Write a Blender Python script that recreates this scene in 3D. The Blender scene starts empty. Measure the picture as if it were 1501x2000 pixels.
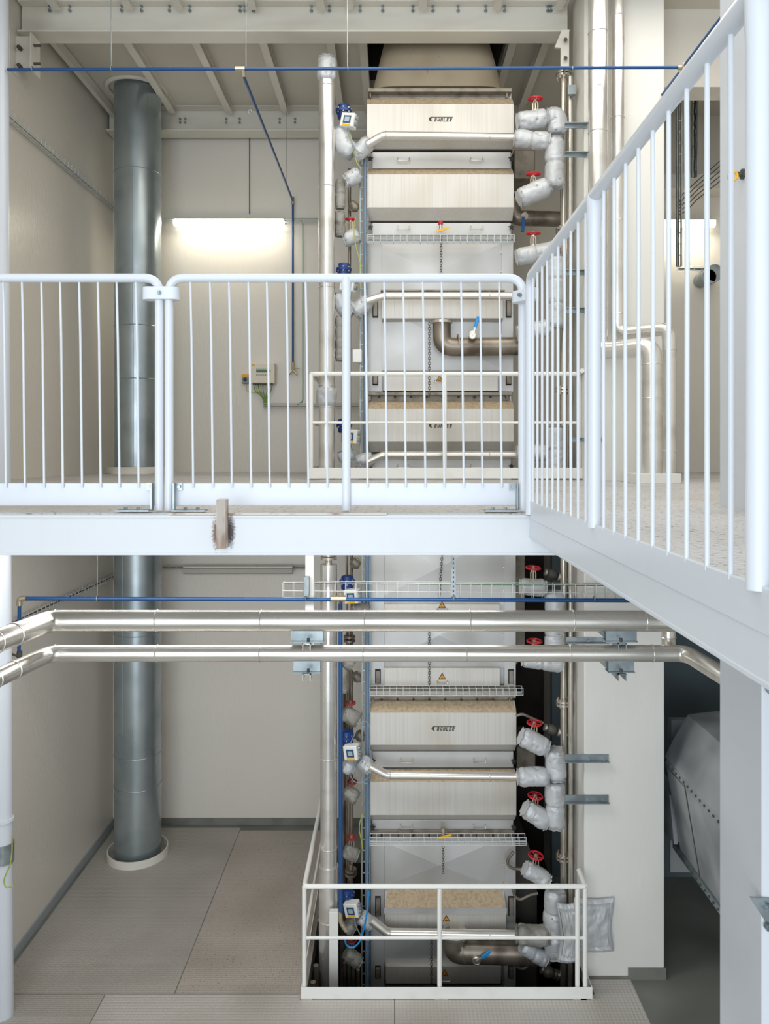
import bpy, math, random
from mathutils import Vector, Matrix, noise
random.seed(7)
SC = bpy.context.scene
COL = SC.collection
EYE = 5.33            # eye height above the lower floor
F = 1500.0            # focal length in pixels of the 1501 px wide frame
UP = EYE - 0.30       # upper floor level

# ------------------------------------------------------------------ camera
cam = bpy.data.cameras.new('camera'); co = bpy.data.objects.new('camera', cam); COL.objects.link(co)
co.location = (0, 0, EYE); co.rotation_euler = (math.pi/2, 0, 0)
cam.sensor_fit = 'HORIZONTAL'; cam.sensor_width = 36; cam.lens = F/1501*36
cam.shift_x = -14.5/1501; cam.shift_y = -120/1501; cam.clip_start = .05; cam.clip_end = 100
SC.camera = co
# ------------------------------------------------------------------ world, daylight and added fill lights
w = bpy.data.worlds.new('world'); SC.world = w; w.use_nodes = True
bg = w.node_tree.nodes['Background']; bg.inputs[0].default_value = (.90, .95, 1, 1); bg.inputs[1].default_value = .55
def area(name, loc, rot, sx, sy, e, col):
    l = bpy.data.lights.new(name, 'AREA'); l.shape = 'RECTANGLE'; l.size = sx; l.size_y = sy; l.energy = e; l.color = col
    o = bpy.data.objects.new(name, l); COL.objects.link(o); o.location = loc; o.rotation_euler = rot
    return o
area('window_daylight', (-2.6, -8.8, 4.6), (math.radians(90), 0, math.radians(-16)), 12, 11, 900, (.85, .925, 1))
area('roof_fill', (-.4, 2.0, 9.9), (0, 0, 0), 5.5, 2.6, 45, (1, .97, .92))  # unseen fill added to brighten the upper level
area('roof_fill_rear', (0.9, 5.9, 9.9), (0, 0, 0), 5.5, 2.4, 96, (1, .95, .87))  # second unseen fill, added to lift the rear of the upper level
area('lower_hall_fill', (-1.4, 6.6, 4.87), (math.radians(6), 0, 0), 4.6, .9, 66, (1, .985, .97))  # fill added under the slab, out of view, to brighten the lower level
SC.view_settings.view_transform = 'Standard'; SC.view_settings.look = 'None'
SC.view_settings.gamma = 1; SC.view_settings.use_curve_mapping = False
SC.view_settings.exposure = 0.6

# ------------------------------------------------------------------ coordinates
def X(px, Y): return (px-765)*Y/F
def Z(py, Y): return (880-py)*Y/F + EYE
def P(px, py, Y): return Vector((X(px, Y), Y, Z(py, Y)))

# ------------------------------------------------------------------ materials
def rgb(h):
    h = h.lstrip('#'); c = [int(h[i:i+2], 16)/255 for i in (0, 2, 4)]
    return tuple(((v+.055)/1.055)**2.4 if v > .04045 else v/12.92 for v in c)
def mat(name, col, rough=.5, metal=0., var=None, bump=None, spec=.5, rvar=0):
    """var=(hex2,(sx,sy,sz),lo,hi) colour variation by noise; bump=((sx,sy,sz),strength,distance)"""
    m = bpy.data.materials.new(name); m.use_nodes = True
    nt = m.node_tree; b = nt.nodes['Principled BSDF']; N = nt.nodes.new; L = nt.links.new
    c = rgb(col); b.inputs['Base Color'].default_value = (*c, 1)
    b.inputs['Roughness'].default_value = rough; b.inputs['Metallic'].default_value = metal
    b.inputs['Specular IOR Level'].default_value = spec
    geo = N('ShaderNodeNewGeometry')
    def nz(scale, det=4):
        mp = N('ShaderNodeMapping'); mp.inputs['Scale'].default_value = scale; L(geo.outputs['Position'], mp.inputs[0])
        t = N('ShaderNodeTexNoise'); t.inputs['Scale'].default_value = 1; t.inputs['Detail'].default_value = det
        L(mp.outputs[0], t.inputs['Vector']); return t
    if var:
        vs = var if isinstance(var, list) else [var]
        cur = None
        for v in vs:
            t = nz(v[1], 1.5 if max(v[1]) < 8 else 4); r = N('ShaderNodeMapRange'); r.inputs[1].default_value = v[2]; r.inputs[2].default_value = v[3]
            r.inputs[4].default_value = v[4] if len(v) > 4 else 1
            L(t.outputs[0], r.inputs[0]); mx = N('ShaderNodeMix'); mx.data_type = 'RGBA'
            if cur is None: mx.inputs[6].default_value = (*c, 1)
            else: L(cur, mx.inputs[6])
            mx.inputs[7].default_value = (*rgb(v[0]), 1); L(r.outputs[0], mx.inputs[0]); cur = mx.outputs[2]
        L(cur, b.inputs['Base Color'])
    if bump:
        t = nz(bump[0], bump[3] if len(bump) > 3 else 4); bn = N('ShaderNodeBump'); bn.inputs['Strength'].default_value = bump[1]; bn.inputs['Distance'].default_value = bump[2]
        L(t.outputs[0], bn.inputs['Height']); L(bn.outputs[0], b.inputs['Normal'])
    if rvar:
        t = nz((2, 2, 2), 1); r = N('ShaderNodeMapRange'); r.inputs[3].default_value = rough-rvar; r.inputs[4].default_value = rough+rvar
        r.inputs[1].default_value = .3; r.inputs[2].default_value = .7
        L(t.outputs[0], r.inputs[0]); L(r.outputs[0], b.inputs['Roughness'])
    return m
M = {}
M['wall'] = mat('wall_paint', '#dfdad0', .33, 0, [('#d6d0c4', (.7, .7, .4), .3, .8, .8)], ((30, 30, 12), .32, .007, 3))
M['wallR'] = mat('pier_paint', '#e6e5df', .45, 0, ('#d3d1c8', (1, 1, .5), .45, .75, .6), ((14, 14, 3), .3, .01))
M['ceil'] = mat('ceiling_paint', '#d6d1c5', .5, 0, ('#bcb5a6', (.8, .8, .8), .4, .7, .6), ((20, 20, 20), .1, .004))
M['beam'] = mat('beam_paint', '#dfdbd0', .42, 0, ('#c9c3b6', (1.5, 1.5, 6), .45, .75, .6), ((30, 30, 30), .08, .003))
M['white'] = mat('white_enamel', '#d5dbe2', .3, 0, ('#cfd6de', (6, 6, 6), .55, .8, .5), ((26, 26, 26), .1, .003))
M['guard'] = mat('warm_white_enamel', '#eeeee9', .35, 0, ('#d8d7cf', (5, 5, 5), .55, .8, .5))
M['alu'] = mat('aluminium_cladding', '#e6e4e0', .27, .78, ('#b9b2a4', (1.5, 1.5, 5), .5, .8, .6), ((2, 2, .8), .05, .006, 1), rvar=.06)
M['aluH'] = mat('aluminium_cladding_dusty', '#e6e2da', .28, .75, ('#b7ad9b', (1.5, 8, 12), .48, .8, .6), ((.8, 3, 3), .05, .006, 1), rvar=.06)
M['galv'] = mat('galvanised_steel', '#a3adb0', .4, .75, ('#8a9599', (9, 9, 9), .4, .65), rvar=.08)
M['duct'] = mat('galvanised_duct', '#aab4b7', .3, .75, [('#98a4a8', (3, 3, 3), .4, .65, .8)], ((1.2, 1.2, .6), .12, .02, 1), rvar=.07)
M['steel'] = mat('brushed_stainless', '#cbc8c1', .44, .35, [('#bcb7ae', (75, 75, .5), .42, .72, .7), ('#7b7366', (60, 60, .7), .69, .78, .6), ('#b9b1a2', (2.5, 2.5, 1.5), .5, .75, .6)], ((60, 60, 1.5), .12, .004), rvar=.06)
M['steelp'] = mat('flat_stainless_panel', '#c0c0be', .42, .38, [('#a5a39d', (2, 2, 1.2), .45, .7, .8), ('#786f62', (30, 30, .6), .72, .8, .6)], None, rvar=.06)
M['dusty'] = mat('dust_covered_steel', '#bba88b', .8, .05, ('#a08d74', (34, 34, 34), .42, .66, .8), ((40, 40, 40), .25, .006))
M['flange'] = mat('dull_flange_steel', '#8f887c', .5, .5, ('#6b6256', (9, 9, 9), .45, .7, .9))
M['funnel'] = mat('stained_funnel_steel', '#b5a993', .5, .35, [('#998b74', (2, 2, 1.5), .45, .7, .8), ('#4d4234', (26, 26, .5), .68, .75, .9)], None)
M['stain'] = mat('stainless_pipe', '#d2ccc1', .27, .8, ('#8f826e', (8, 8, 4), .5, .8, .7))
M['brown'] = mat('heat_stained_pipe', '#948a7d', .38, .65, ('#554a3f', (6, 6, 4), .45, .7, .8))
M['cloth'] = mat('silver_insulation_cloth', '#c3c6c8', .46, .2, ('#aeaeab', (5, 5, 5), .5, .8, .7), ((16, 16, 16), .25, .012))
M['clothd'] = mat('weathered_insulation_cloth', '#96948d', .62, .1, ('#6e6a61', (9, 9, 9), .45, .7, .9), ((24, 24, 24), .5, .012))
M['seam'] = mat('seam_cord', '#5c5b57', .7)
M['red'] = mat('red_handwheel_paint', '#c4202c', .35, .1)
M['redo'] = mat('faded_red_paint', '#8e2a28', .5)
M['blue'] = mat('blue_air_pipe', '#184a80', .35)
M['navy'] = mat('navy_valve_paint', '#123a7c', .35, 0, ('#0c2858', (20, 20, 20), .45, .7))
M['lever'] = mat('light_blue_lever_sleeve', '#1c8fd6', .4)
M['black'] = mat('black_plastic', '#1b1b1c', .5)
M['dark'] = mat('dark_steel_and_shade', '#3a3531', .75, .1, ('#28241f', (3, 3, 3), .4, .7), spec=.2)  # also painted as deep shade behind the lower right valves
M['darkg'] = mat('dark_grey_steel', '#55524e', .6, .3)
M['brass'] = mat('nickel_fitting', '#c8bea9', .3, .85)
M['yellow'] = mat('safety_yellow', '#e6b01a', .5)
M['orange'] = mat('warning_orange', '#f0a51e', .5)
M['green'] = mat('green_cable', '#3f7a4c', .5)
M['yg'] = mat('yellow_green_cable', '#a8b04a', .5)
M['bcab'] = mat('blue_grey_cable', '#5d7f9f', .5)
M['gcab'] = mat('grey_cable', '#8a9299', .5)
M['box'] = mat('light_grey_plastic', '#e2e3df', .4)
M['beige'] = mat('beige_cabinet_paint', '#e6dcc9', .45)
M['screen'] = mat('display_bezel', '#2d4a6e', .3)
M['lcd'] = mat('display_glass', '#9db2b8', .2)
M['floorp'] = mat('painted_floor', '#7d8078', .45, 0, ('#6c7068', (1.5, 1.5, 1.5), .4, .7), ((30, 30, 30), .1, .003))
M['recess'] = mat('recess_wall_shade', '#5d6a70', .6, 0, ('#525e64', (2, 2, 2), .4, .7))  # shade of the unlit bay put into the wall colour
M['wire'] = mat('bright_wire', '#d3d6d3', .4, .2)
M['skirt'] = mat('skirting_paint', '#7b7b73', .6, 0, ('#6a6a62', (5, 5, 5), .4, .7))
M['skirtL'] = mat('blue_grey_skirting_paint', '#9ba0a3', .5)
M['ink'] = mat('logo_ink', '#3c3630', .6)
M['rust'] = mat('rusty_stub_steel', '#c5beb4', .5, .2, ('#8a5a3a', (14, 14, 5), .52, .7, .8))
M['hopper'] = mat('hopper_paint', '#a9adaf', .45, .1, ('#7b7f83', (2, 2, 2), .4, .7))
def glow(name, col, e):
    m = bpy.data.materials.new(name); m.use_nodes = True; b = m.node_tree.nodes['Principled BSDF']
    b.inputs['Base Color'].default_value = (.9, .9, .9, 1); b.inputs['Emission Color'].default_value = (*rgb(col), 1)
    b.inputs['Emission Strength'].default_value = e; return m
M['lamp'] = glow('lit_diffuser', '#fff8e6', 3.5)
M['lampoff'] = mat('unlit_diffuser', '#b9b6ac', .4)
# tread plate
def tread(name, col, col2, f, spots=.72):
    m = mat(name, col, .5, .12, [(col2, (1.1, 1.1, 1.1), .4, .7, .8), ('#5c564d', (48, 48, 48), spots, spots+.05, .7)])
    nt = m.node_tree; N = nt.nodes.new; L = nt.links.new; b = nt.nodes['Principled BSDF']
    geo = N('ShaderNodeNewGeometry'); sp = N('ShaderNodeSeparateXYZ'); L(geo.outputs['Position'], sp.inputs[0])
    def mth(op, a, c=None):
        n = N('ShaderNodeMath'); n.operation = op
        for i, v in enumerate((a, c)):
            if v is None: continue
            if isinstance(v, (int, float)): n.inputs[i].default_value = v
            else: L(v, n.inputs[i])
        return n.outputs[0]
    u = mth('ADD', sp.outputs[0], sp.outputs[1]); v = mth('SUBTRACT', sp.outputs[0], sp.outputs[1])
    h = mth('MULTIPLY', mth('SINE', mth('MULTIPLY', u, f)), mth('SINE', mth('MULTIPLY', v, f)))
    bn = N('ShaderNodeBump'); bn.inputs['Strength'].default_value = .4; bn.inputs['Distance'].default_value = .006
    L(h, bn.inputs['Height']); L(bn.outputs[0], b.inputs['Normal'])
    return m
M['treadA'] = tread('tread_plate_grey', '#b5b0a8', '#a29d94', 115)
M['treadB'] = tread('tread_plate_speckled', '#b9b0a6', '#a79d92', 105, .64)
M['treadC'] = tread('tread_plate_light', '#c6c1ba', '#b3aca2', 85, .70)
M['deck'] = tread('deck_plate_white', '#c9c9ca', '#b3b1ae', 95, .60)
# beam with the scorched weld spot
def scorch():
    m = mat('front_beam_paint', '#cfd3d7', .38, 0, [('#cdd0d2', (9, 9, 1.5), .5, .75, .6), ('#8d867a', (20, 20, 20), .74, .8, .7)])
    nt = m.node_tree; N = nt.nodes.new; L = nt.links.new; b = nt.nodes['Principled BSDF']
    src = b.inputs['Base Color'].links[0].from_socket; geo = N('ShaderNodeNewGeometry')
    for (px, py, rx, rz, col) in ((449, 1038, 12, 36, '#2a211c'), (422, 1042, 10, 36, '#6b4a35')):
        mp = N('ShaderNodeMapping'); c = P(px, py, 3.6)
        mp.inputs['Scale'].default_value = (1/(rx*3.6/F), .001, 1/(rz*3.6/F))
        mp.inputs['Location'].default_value = (-c.x/(rx*3.6/F), 0, -c.z/(rz*3.6/F)); L(geo.outputs['Position'], mp.inputs[0])
        ln = N('ShaderNodeVectorMath'); ln.operation = 'LENGTH'; L(mp.outputs[0], ln.inputs[0])
        t = N('ShaderNodeTexNoise'); t.inputs['Scale'].default_value = 90; L(geo.outputs['Position'], t.inputs['Vector'])
        ad = N('ShaderNodeMath'); ad.operation = 'ADD'; L(ln.outputs['Value'], ad.inputs[0]); L(t.outputs[0], ad.inputs[1])
        r = N('ShaderNodeMapRange'); r.inputs[1].default_value = 1.5; r.inputs[2].default_value = .95; L(ad.outputs[0], r.inputs[0])
        mx = N('ShaderNodeMix'); mx.data_type = 'RGBA'; L(r.outputs[0], mx.inputs[0]); L(src, mx.inputs[6]); mx.inputs[7].default_value = (*rgb(col), 1)
        src = mx.outputs[2]
    L(src, b.inputs['Base Color']); return m
M['front'] = scorch()

# ------------------------------------------------------------------ mesh builder
class MB:
    def __init__(s): s.v = []; s.f = []
    def add(s, vs, fs):
        o = len(s.v); s.v += [tuple(v) for v in vs]; s.f += [tuple(o+i for i in f) for f in fs]; return s
    def box(s, x0, x1, y0, y1, z0, z1):
        x0, x1 = sorted((x0, x1)); y0, y1 = sorted((y0, y1)); z0, z1 = sorted((z0, z1))
        return s.add([(x0, y0, z0), (x1, y0, z0), (x1, y1, z0), (x0, y1, z0), (x0, y0, z1), (x1, y0, z1), (x1, y1, z1), (x0, y1, z1)],
                     [(3, 2, 1, 0), (4, 5, 6, 7), (0, 1, 5, 4), (1, 2, 6, 5), (2, 3, 7, 6), (3, 0, 4, 7)])
    def prismX(s, prof, x0, x1):      # prof: list of (y, z), extruded along X
        n = len(prof)
        return s.add([(x0, y, z) for y, z in prof]+[(x1, y, z) for y, z in prof],
                     [tuple(range(n))[::-1], tuple(range(n, 2*n))]+[(i, (i+1) % n, n+(i+1) % n, n+i) for i in range(n)])
    def prismY(s, prof, y0, y1):      # prof: (x, z)
        n = len(prof)
        return s.add([(x, y0, z) for x, z in prof]+[(x, y1, z) for x, z in prof],
                     [tuple(range(n)), tuple(range(n, 2*n))[::-1]]+[(i, n+i, n+(i+1) % n, (i+1) % n) for i in range(n)])
    def prismZ(s, prof, z0, z1):
        n = len(prof)
        return s.add([(x, y, z0) for x, y in prof]+[(x, y, z1) for x, y in prof],
                     [tuple(range(n))[::-1], tuple(range(n, 2*n))]+[(i, (i+1) % n, n+(i+1) % n, n+i) for i in range(n)])
    def obox(s, c, ax, ay, az, hx, hy, hz):
        c = Vector(c); vs = []
        for k in (-1, 1):
            for (i, j) in ((-1, -1), (1, -1), (1, 1), (-1, 1)): vs.append(c+ax*hx*i+ay*hy*j+az*hz*k)
        return s.add(vs, [(3, 2, 1, 0), (4, 5, 6, 7), (0, 1, 5, 4), (1, 2, 6, 5), (2, 3, 7, 6), (3, 0, 4, 7)])
    def bar(s, p, q, w, h, up=Vector((0, 0, 1))):
        p = Vector(p); q = Vector(q); d = (q-p); l = d.length; d.normalize()
        if abs(d.dot(up)) > .95: up = Vector((0, 1, 0))
        sx = d.cross(up).normalized(); uu = sx.cross(d)
        return s.obox((p+q)/2, d, sx, uu, l/2, w/2, h/2)
    def tube(s, pts, r, n=12, caps=True, closed=False):
        pts = [Vector(p) for p in pts]; m = len(pts); rs = r if isinstance(r, (list, tuple)) else [r]*m
        t = []
        for i in range(m):
            if closed: d = pts[(i+1) % m]-pts[i-1]
            elif i == 0: d = pts[1]-pts[0]
            elif i == m-1: d = pts[-1]-pts[-2]
            else: d = (pts[i+1]-pts[i]).normalized()+(pts[i]-pts[i-1]).normalized()
            t.append(d.normalized())
        a = Vector((0, 0, 1)) if abs(t[0].z) < .9 else Vector((1, 0, 0))
        u = t[0].cross(a).normalized(); vs = []
        for i in range(m):
            u = (u-t[i]*u.dot(t[i])).normalized(); v = t[i].cross(u)
            sc = 1.0
            for k in range(n):
                an = 2*math.pi*k/n; vs.append(pts[i]+(u*math.cos(an)+v*math.sin(an))*rs[i]*sc)
        fs = []
        for i in range(m if closed else m-1):
            j = (i+1) % m
            for k in range(n): fs.append((i*n+k, i*n+(k+1) % n, j*n+(k+1) % n, j*n+k))
        if caps and not closed: fs += [tuple(range(n))[::-1], tuple(range((m-1)*n, m*n))]
        return s.add(vs, fs)
    def cyl(s, p, q, r, n=16, r2=None): return s.tube([p, q], [r, r if r2 is None else r2], n)
    def ring(s, c, axis, R, r, n=24, m=8):
        c = Vector(c); axis = Vector(axis).normalized(); a = Vector((0, 0, 1)) if abs(axis.z) < .9 else Vector((1, 0, 0))
        u = axis.cross(a).normalized(); v = axis.cross(u)
        return s.tube([c+(u*math.cos(2*math.pi*i/n)+v*math.sin(2*math.pi*i/n))*R for i in range(n)], r, m, closed=True)
    def build(s, name, m, parent=None, label=None, smooth=True, bevel=0):
        root = parent
        while root is not None and root.parent is not None: root = root.parent
        if root is not None: o = Vector(root.location)
        else:
            xs = [v[0] for v in s.v]; ys = [v[1] for v in s.v]; zs = [v[2] for v in s.v]
            o = Vector(((min(xs)+max(xs))/2, (min(ys)+max(ys))/2, min(zs)))
        me = bpy.data.meshes.new(name); me.from_pydata([tuple(Vector(v)-o) for v in s.v], [], s.f)
        me.validate()
        me.materials.append(M[m] if isinstance(m, str) else m)
        import bmesh
        bm = bmesh.new(); bm.from_mesh(me); bmesh.ops.recalc_face_normals(bm, faces=bm.faces); bm.to_mesh(me); bm.free()
        if smooth:
            me.shade_smooth()
            me.set_sharp_from_angle(angle=math.radians(35))
        ob = bpy.data.objects.new(name, me); COL.objects.link(ob)
        if parent is not None: ob.parent = parent
        else: ob.location = o
        if bevel:
            b = ob.modifiers.new('bevel', 'BEVEL'); b.width = bevel; b.segments = 2; b.limit_method = 'ANGLE'
        if label: ob['label'] = label
        return ob
def tag(o, label, cat, group=None, kind=None):
    o['label'] = label; o['category'] = cat
    if group: o['group'] = group
    if kind: o['kind'] = kind
    return o
def thing(name, label, cat, loc, group=None):
    o = bpy.data.objects.new(name, None); COL.objects.link(o); o.location = loc; o.empty_display_size = .1
    return tag(o, label, cat, group)
def struct(o): o['kind'] = 'structure'; return o
def copy_thing(root, loc, label):
    r = root.copy(); COL.objects.link(r); r.location = loc; r['label'] = label
    for ch in list(root.children):
        c = ch.copy(); COL.objects.link(c); c.parent = r
        for g in list(ch.children):
            d = g.copy(); COL.objects.link(d); d.parent = c
    return r
def fillet(pts, r, n=6):
    pts = [Vector(p) for p in pts]; out = [pts[0]]
    for i in range(1, len(pts)-1):
        a, b, c = pts[i-1], pts[i], pts[i+1]
        d1 = (a-b); d2 = (c-b); rr = min(r, d1.length*.49, d2.length*.49)
        p = b+d1.normalized()*rr; q = b+d2.normalized()*rr
        for k in range(n+1):
            t = k/n; out.append(p*(1-t)**2+b*2*t*(1-t)+q*t*t)
    out.append(pts[-1]); return out
def resample(pts, step):
    out = [pts[0]]
    for a, b in zip(pts, pts[1:]):
        n = max(1, int((b-a).length/step))
        for k in range(1, n+1): out.append(a.lerp(b, k/n))
    return out

# ================================================================== SETTING
WL = -3.97; WB = 10.95; CE = EYE+4.77; WR = 5.2
RX0, RX1 = -.84, 1.98       # edges of the machine opening
struct(MB().box(WL-.2, WL, -1.5, WB+.2, -.2, CE).build('wall_left', 'wall'))
struct(MB().box(WL, WR, WB, WB+.2, -.2, CE).build('wall_back', 'wall'))
struct(MB().box(WR, WR+.2, 2.0, WB+.2, -.2, CE).build('wall_right', 'wall'))
# lower floor with the opening for the machine
fb = MB()
for (a, b, c, d) in ((WL, WR, -1.5, 7.53), (WL, RX0, 7.53, 10.3), (RX1, WR, 7.53, 10.3), (WL, WR, 10.3, WB)): fb.box(a, b, c, d, -.2, 0)
struct(fb.build('floor', 'floorp'))
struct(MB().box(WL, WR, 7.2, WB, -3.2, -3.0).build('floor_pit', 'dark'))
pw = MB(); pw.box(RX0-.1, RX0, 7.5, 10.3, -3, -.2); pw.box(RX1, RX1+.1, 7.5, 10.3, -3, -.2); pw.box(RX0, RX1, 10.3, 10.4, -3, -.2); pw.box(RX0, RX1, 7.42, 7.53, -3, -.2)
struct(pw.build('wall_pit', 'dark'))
# upper floor slab
dk = MB()
for (a, b, c, d) in ((WL, WR, 3.66, 7.9), (WL, RX0, 7.9, 9.8), (-3.0, RX0, 9.8, 10.3), (RX1, WR, 7.9, 10.3), (-3.0, WR, 10.3, WB), (WL, -3.0, 10.5, WB), (WL, -3.72, 9.8, 10.5)): dk.box(a, b, c, d, UP-.13, UP)
struct(dk.build('floor_upper', 'deck'))
struct(MB().box(.70, WR, .3, 3.66, UP-.09, UP).build('floor_gallery', 'deck'))
# ceiling with the hole for the funnel
cb = MB()
for (a, b, c, d) in ((WL, WR+.2, .9, 8.4), (WL, -.3, 8.4, WB), (1.35, WR, 8.4, WB), (-.3, 1.35, 10.2, WB)): cb.box(a, b, c, d, CE, CE+.15)
struct(cb.build('ceiling', 'ceil'))
m = MB(); m.box(-.5, 1.6, 8.3, 10.4, CE+1.3, CE+1.4); m.box(-.45, -.3, 8.4, 10.2, CE+.15, CE+1.3); m.box(1.35, 1.5, 8.4, 10.2, CE+.15, CE+1.3); m.box(-.45, 1.5, 10.2, 10.35, CE+.15, CE+1.3); m.box(-.45, 1.5, 8.3, 8.4, CE+.15, CE+1.3)
struct(m.build('ceiling_shaft', 'darkg'))
# pier on the right
struct(MB().box(1.94, 2.75, 7.75, 8.26, 0, CE).build('wall_pier', 'wallR', bevel=.012))
struct(MB().box(2.38, 2.76, 7.735, 7.75, 0, .115).build('baseboard_pier', 'skirt'))
struct(MB().box(1.94, 2.38, 7.742, 7.75, 0, .03).build('baseboard_pier.001', 'skirt'))
struct(MB().box(WL, WL+.02, 3, WB-.01, 0, .10).build('baseboard_left', 'skirtL'))
struct(MB().box(WL, WR, WB-.02, WB, 0, .095).build('baseboard_back', 'skirt'))
struct(MB().box(2.0, WR, 9.6, 9.7, 0, UP-.135).build('wall_recess_shade', 'recess'))  # dark sheet added so the bay reads as unlit
# lintel and ledges of the room behind the pier
struct(MB().box(2.75, WR, 8.3, 8.62, EYE+3.93, CE).build('trim_1', 'wall'))
struct(MB().box(2.75, WR, 10.6, WB, EYE+3.62, EYE+3.82).build('trim_2', 'wall'))
# tread plates of the lower floor
struct(MB().box(WL+.06, -2.135, 7.53, 10.84, 0, .006).build('trim_3', 'treadA'))
struct(MB().box(-2.125, RX0, 7.53, 10.76, 0, .006).build('trim_4', 'treadB'))
struct(MB().box(WL+.06, -2.81, 3, 7.52, 0, .006).build('trim_5', 'treadA'))
struct(MB().box(-2.80, 0.02, 3, 7.52, 0, .006).build('trim_6', 'treadC'))
m = MB(); m.box(0.03, 2.40, 3, 7.52, 0, .006); m.box(1.985, 2.40, 7.52, 7.74, 0, .006)
struct(m.build('trim_7', 'treadC'))

# steel beams and joists of the roof
def ibeamX(y0, y1, x0, x1, z0, z1, tf=.018):
    m = MB(); yc = (y0+y1)/2
    m.box(x0, x1, y0, y1, z0, z0+tf); m.box(x0, x1, y0, y1, z1-tf, z1-.002); m.box(x0, x1, yc-.006, yc+.006, z0+tf, z1-tf); return m
bz = EYE+4.42
r = thing('roof_beam', 'large painted steel beam across the top in front of the grey duct', 'beam', (-.9, 8.2, bz))
m = MB(); m.box(WL+.02, X(1112, 8.1), 8.1, 8.34, bz, bz+.02); m.box(WL+.02, X(1112, 8.1), 8.2, 8.215, bz+.02, CE-.03); m.box(WL+.02, X(1112, 8.1), 8.1, 8.34, CE-.03, CE-.001)
m.build('beam_web', 'beam', r, bevel=.003)
m = MB()
for px in (98, 137, 238, 277, 331, 371, 469, 478, 495, 608, 643, 703, 747, 806, 845, 894, 948, 985, 1069, 1075):
    for py in (12, 22):
        m = MB(); p = P(px, py, 8.195); m.cyl(p, p+Vector((0, -.02, 0)), .018, 6); m.cyl(p+Vector((0, -.02, 0)), p+Vector((0, -.035, 0)), .009, 8); m.build('bolt', 'galv', r)
r = thing('roof_beam', 'painted steel beam along the back wall beneath the roof', 'beam', (-1, 10.7, bz))
m = MB(); m.box(WL+.02, 1.9, 10.6, 10.86, bz, bz+.02); m.box(WL+.02, 1.9, 10.74, 10.755, bz+.02, CE-.02); m.box(WL+.02, 1.9, 10.6, 10.86, CE-.02, CE-.001)
m.build('beam_web', 'beam', r, bevel=.003)
m = MB()
for px in (352, 362, 442, 468, 546, 576, 678):
    for py in (233, 240):
        p = P(px, py, 10.735); MB().cyl(p, p+Vector((0, -.025, 0)), .016, 6).build('bolt', 'galv', r)
jz = EYE+4.645
def joist(x, y0, y1, label, group, w=.075):
    m = MB(); m.box(x-w/2, x+w/2, y0, y1, jz, jz+.012); m.box(x-.005, x+.005, y0, y1, jz+.012, CE-.001); m.box(x-w/2, x+w/2, y0, y1, CE-.014, CE-.001)
    tag(m.build('roof_joist', 'beam', bevel=.002), label, 'joist', group)
rl = ['painted joist just left of the round grey duct top', 'painted joist whose end sits right of the grey duct', 'painted joist running back above the slanting blue pipe',
      'painted joist behind the top of the silver pipe', 'painted joist beside the left edge of the beige funnel', 'painted joist beside the right edge of the beige funnel',
      'rust-stained joist above the red handwheels on the right']
for x, l in zip((-3.02, -2.24, -1.47, -.70, -.33, 1.38, 1.76), rl): joist(x, 8.35, 10.6, l, 'joists behind the large roof beam', .09)
tag(MB().prismX([(8.35, CE-.13), (8.35, CE-.01), (10.9, CE-.01), (10.9, CE-.13)], -3.90, -3.84).build('edge_angle', 'beam'), 'steel edge strip along the top of the left wall', 'strip')
fr = ['first joist from the left at the very top edge', 'second joist from the left at the very top edge', 'third joist from the left at the very top edge', 'joist end at the top near the hanging wire',
      'joist end above the capped silver pipe', 'joist end just right of the capped silver pipe', 'joist end above the centre of the funnel', 'joist end above the right side of the funnel', 'joist end at the right end of the large roof beam']
for px, l in zip((107, 250, 348, 492, 626, 682, 825, 970, 1092), fr): joist(X(px, 8.05), 1.2, 8.1, l, 'joists in front of the large roof beam', .085)

# edge beams of the deck
fy = 3.60
m = MB(); m.box(WL+.02, X(1090, fy), fy, fy+.012, EYE-.49, UP-.006); m.box(WL+.02, X(1090, fy), fy-.003, fy+.09, EYE-.491, EYE-.477); m.box(WL+.02, X(1090, fy), fy-.004, fy+.09, UP-.016, UP-.004)
tag(m.build('deck_edge_beam', 'front', bevel=.002), 'white channel beam along the front edge of the deck with a scorched weld', 'beam')
gx = .645
m = MB(); m.box(gx, gx+.014, .3, 3.6, EYE-.41, UP-.012); m.box(gx-.002, gx+.08, .29, 3.598, EYE-.411, EYE-.398)
tag(m.build('gallery_edge_beam', 'white', bevel=.003), 'white side beam under the right gallery railing running toward the viewer', 'beam')
# stub welded to the front beam
m = MB(); x0 = X(427, 3.58); x1 = X(443, 3.58)
m.prismZ([(x0, 3.53), (x0+.032, 3.555), (x1, 3.54), (x1+.004, 3.595), (x0, 3.595)], Z(1071, 3.56), Z(975, 3.56))
tag(m.build('welded_stub', 'rust', bevel=.002), 'short upright steel stub with rusty edges welded to the front deck beam', 'steel stub')
# loose strip lying on the deck edge
tag(MB().box(X(330, 3.6), X(755, 3.6), 3.6, 3.64, UP, UP+.005).build('deck_strip', 'rust'), 'thin flat steel strip lying along the deck edge', 'strip')

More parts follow.
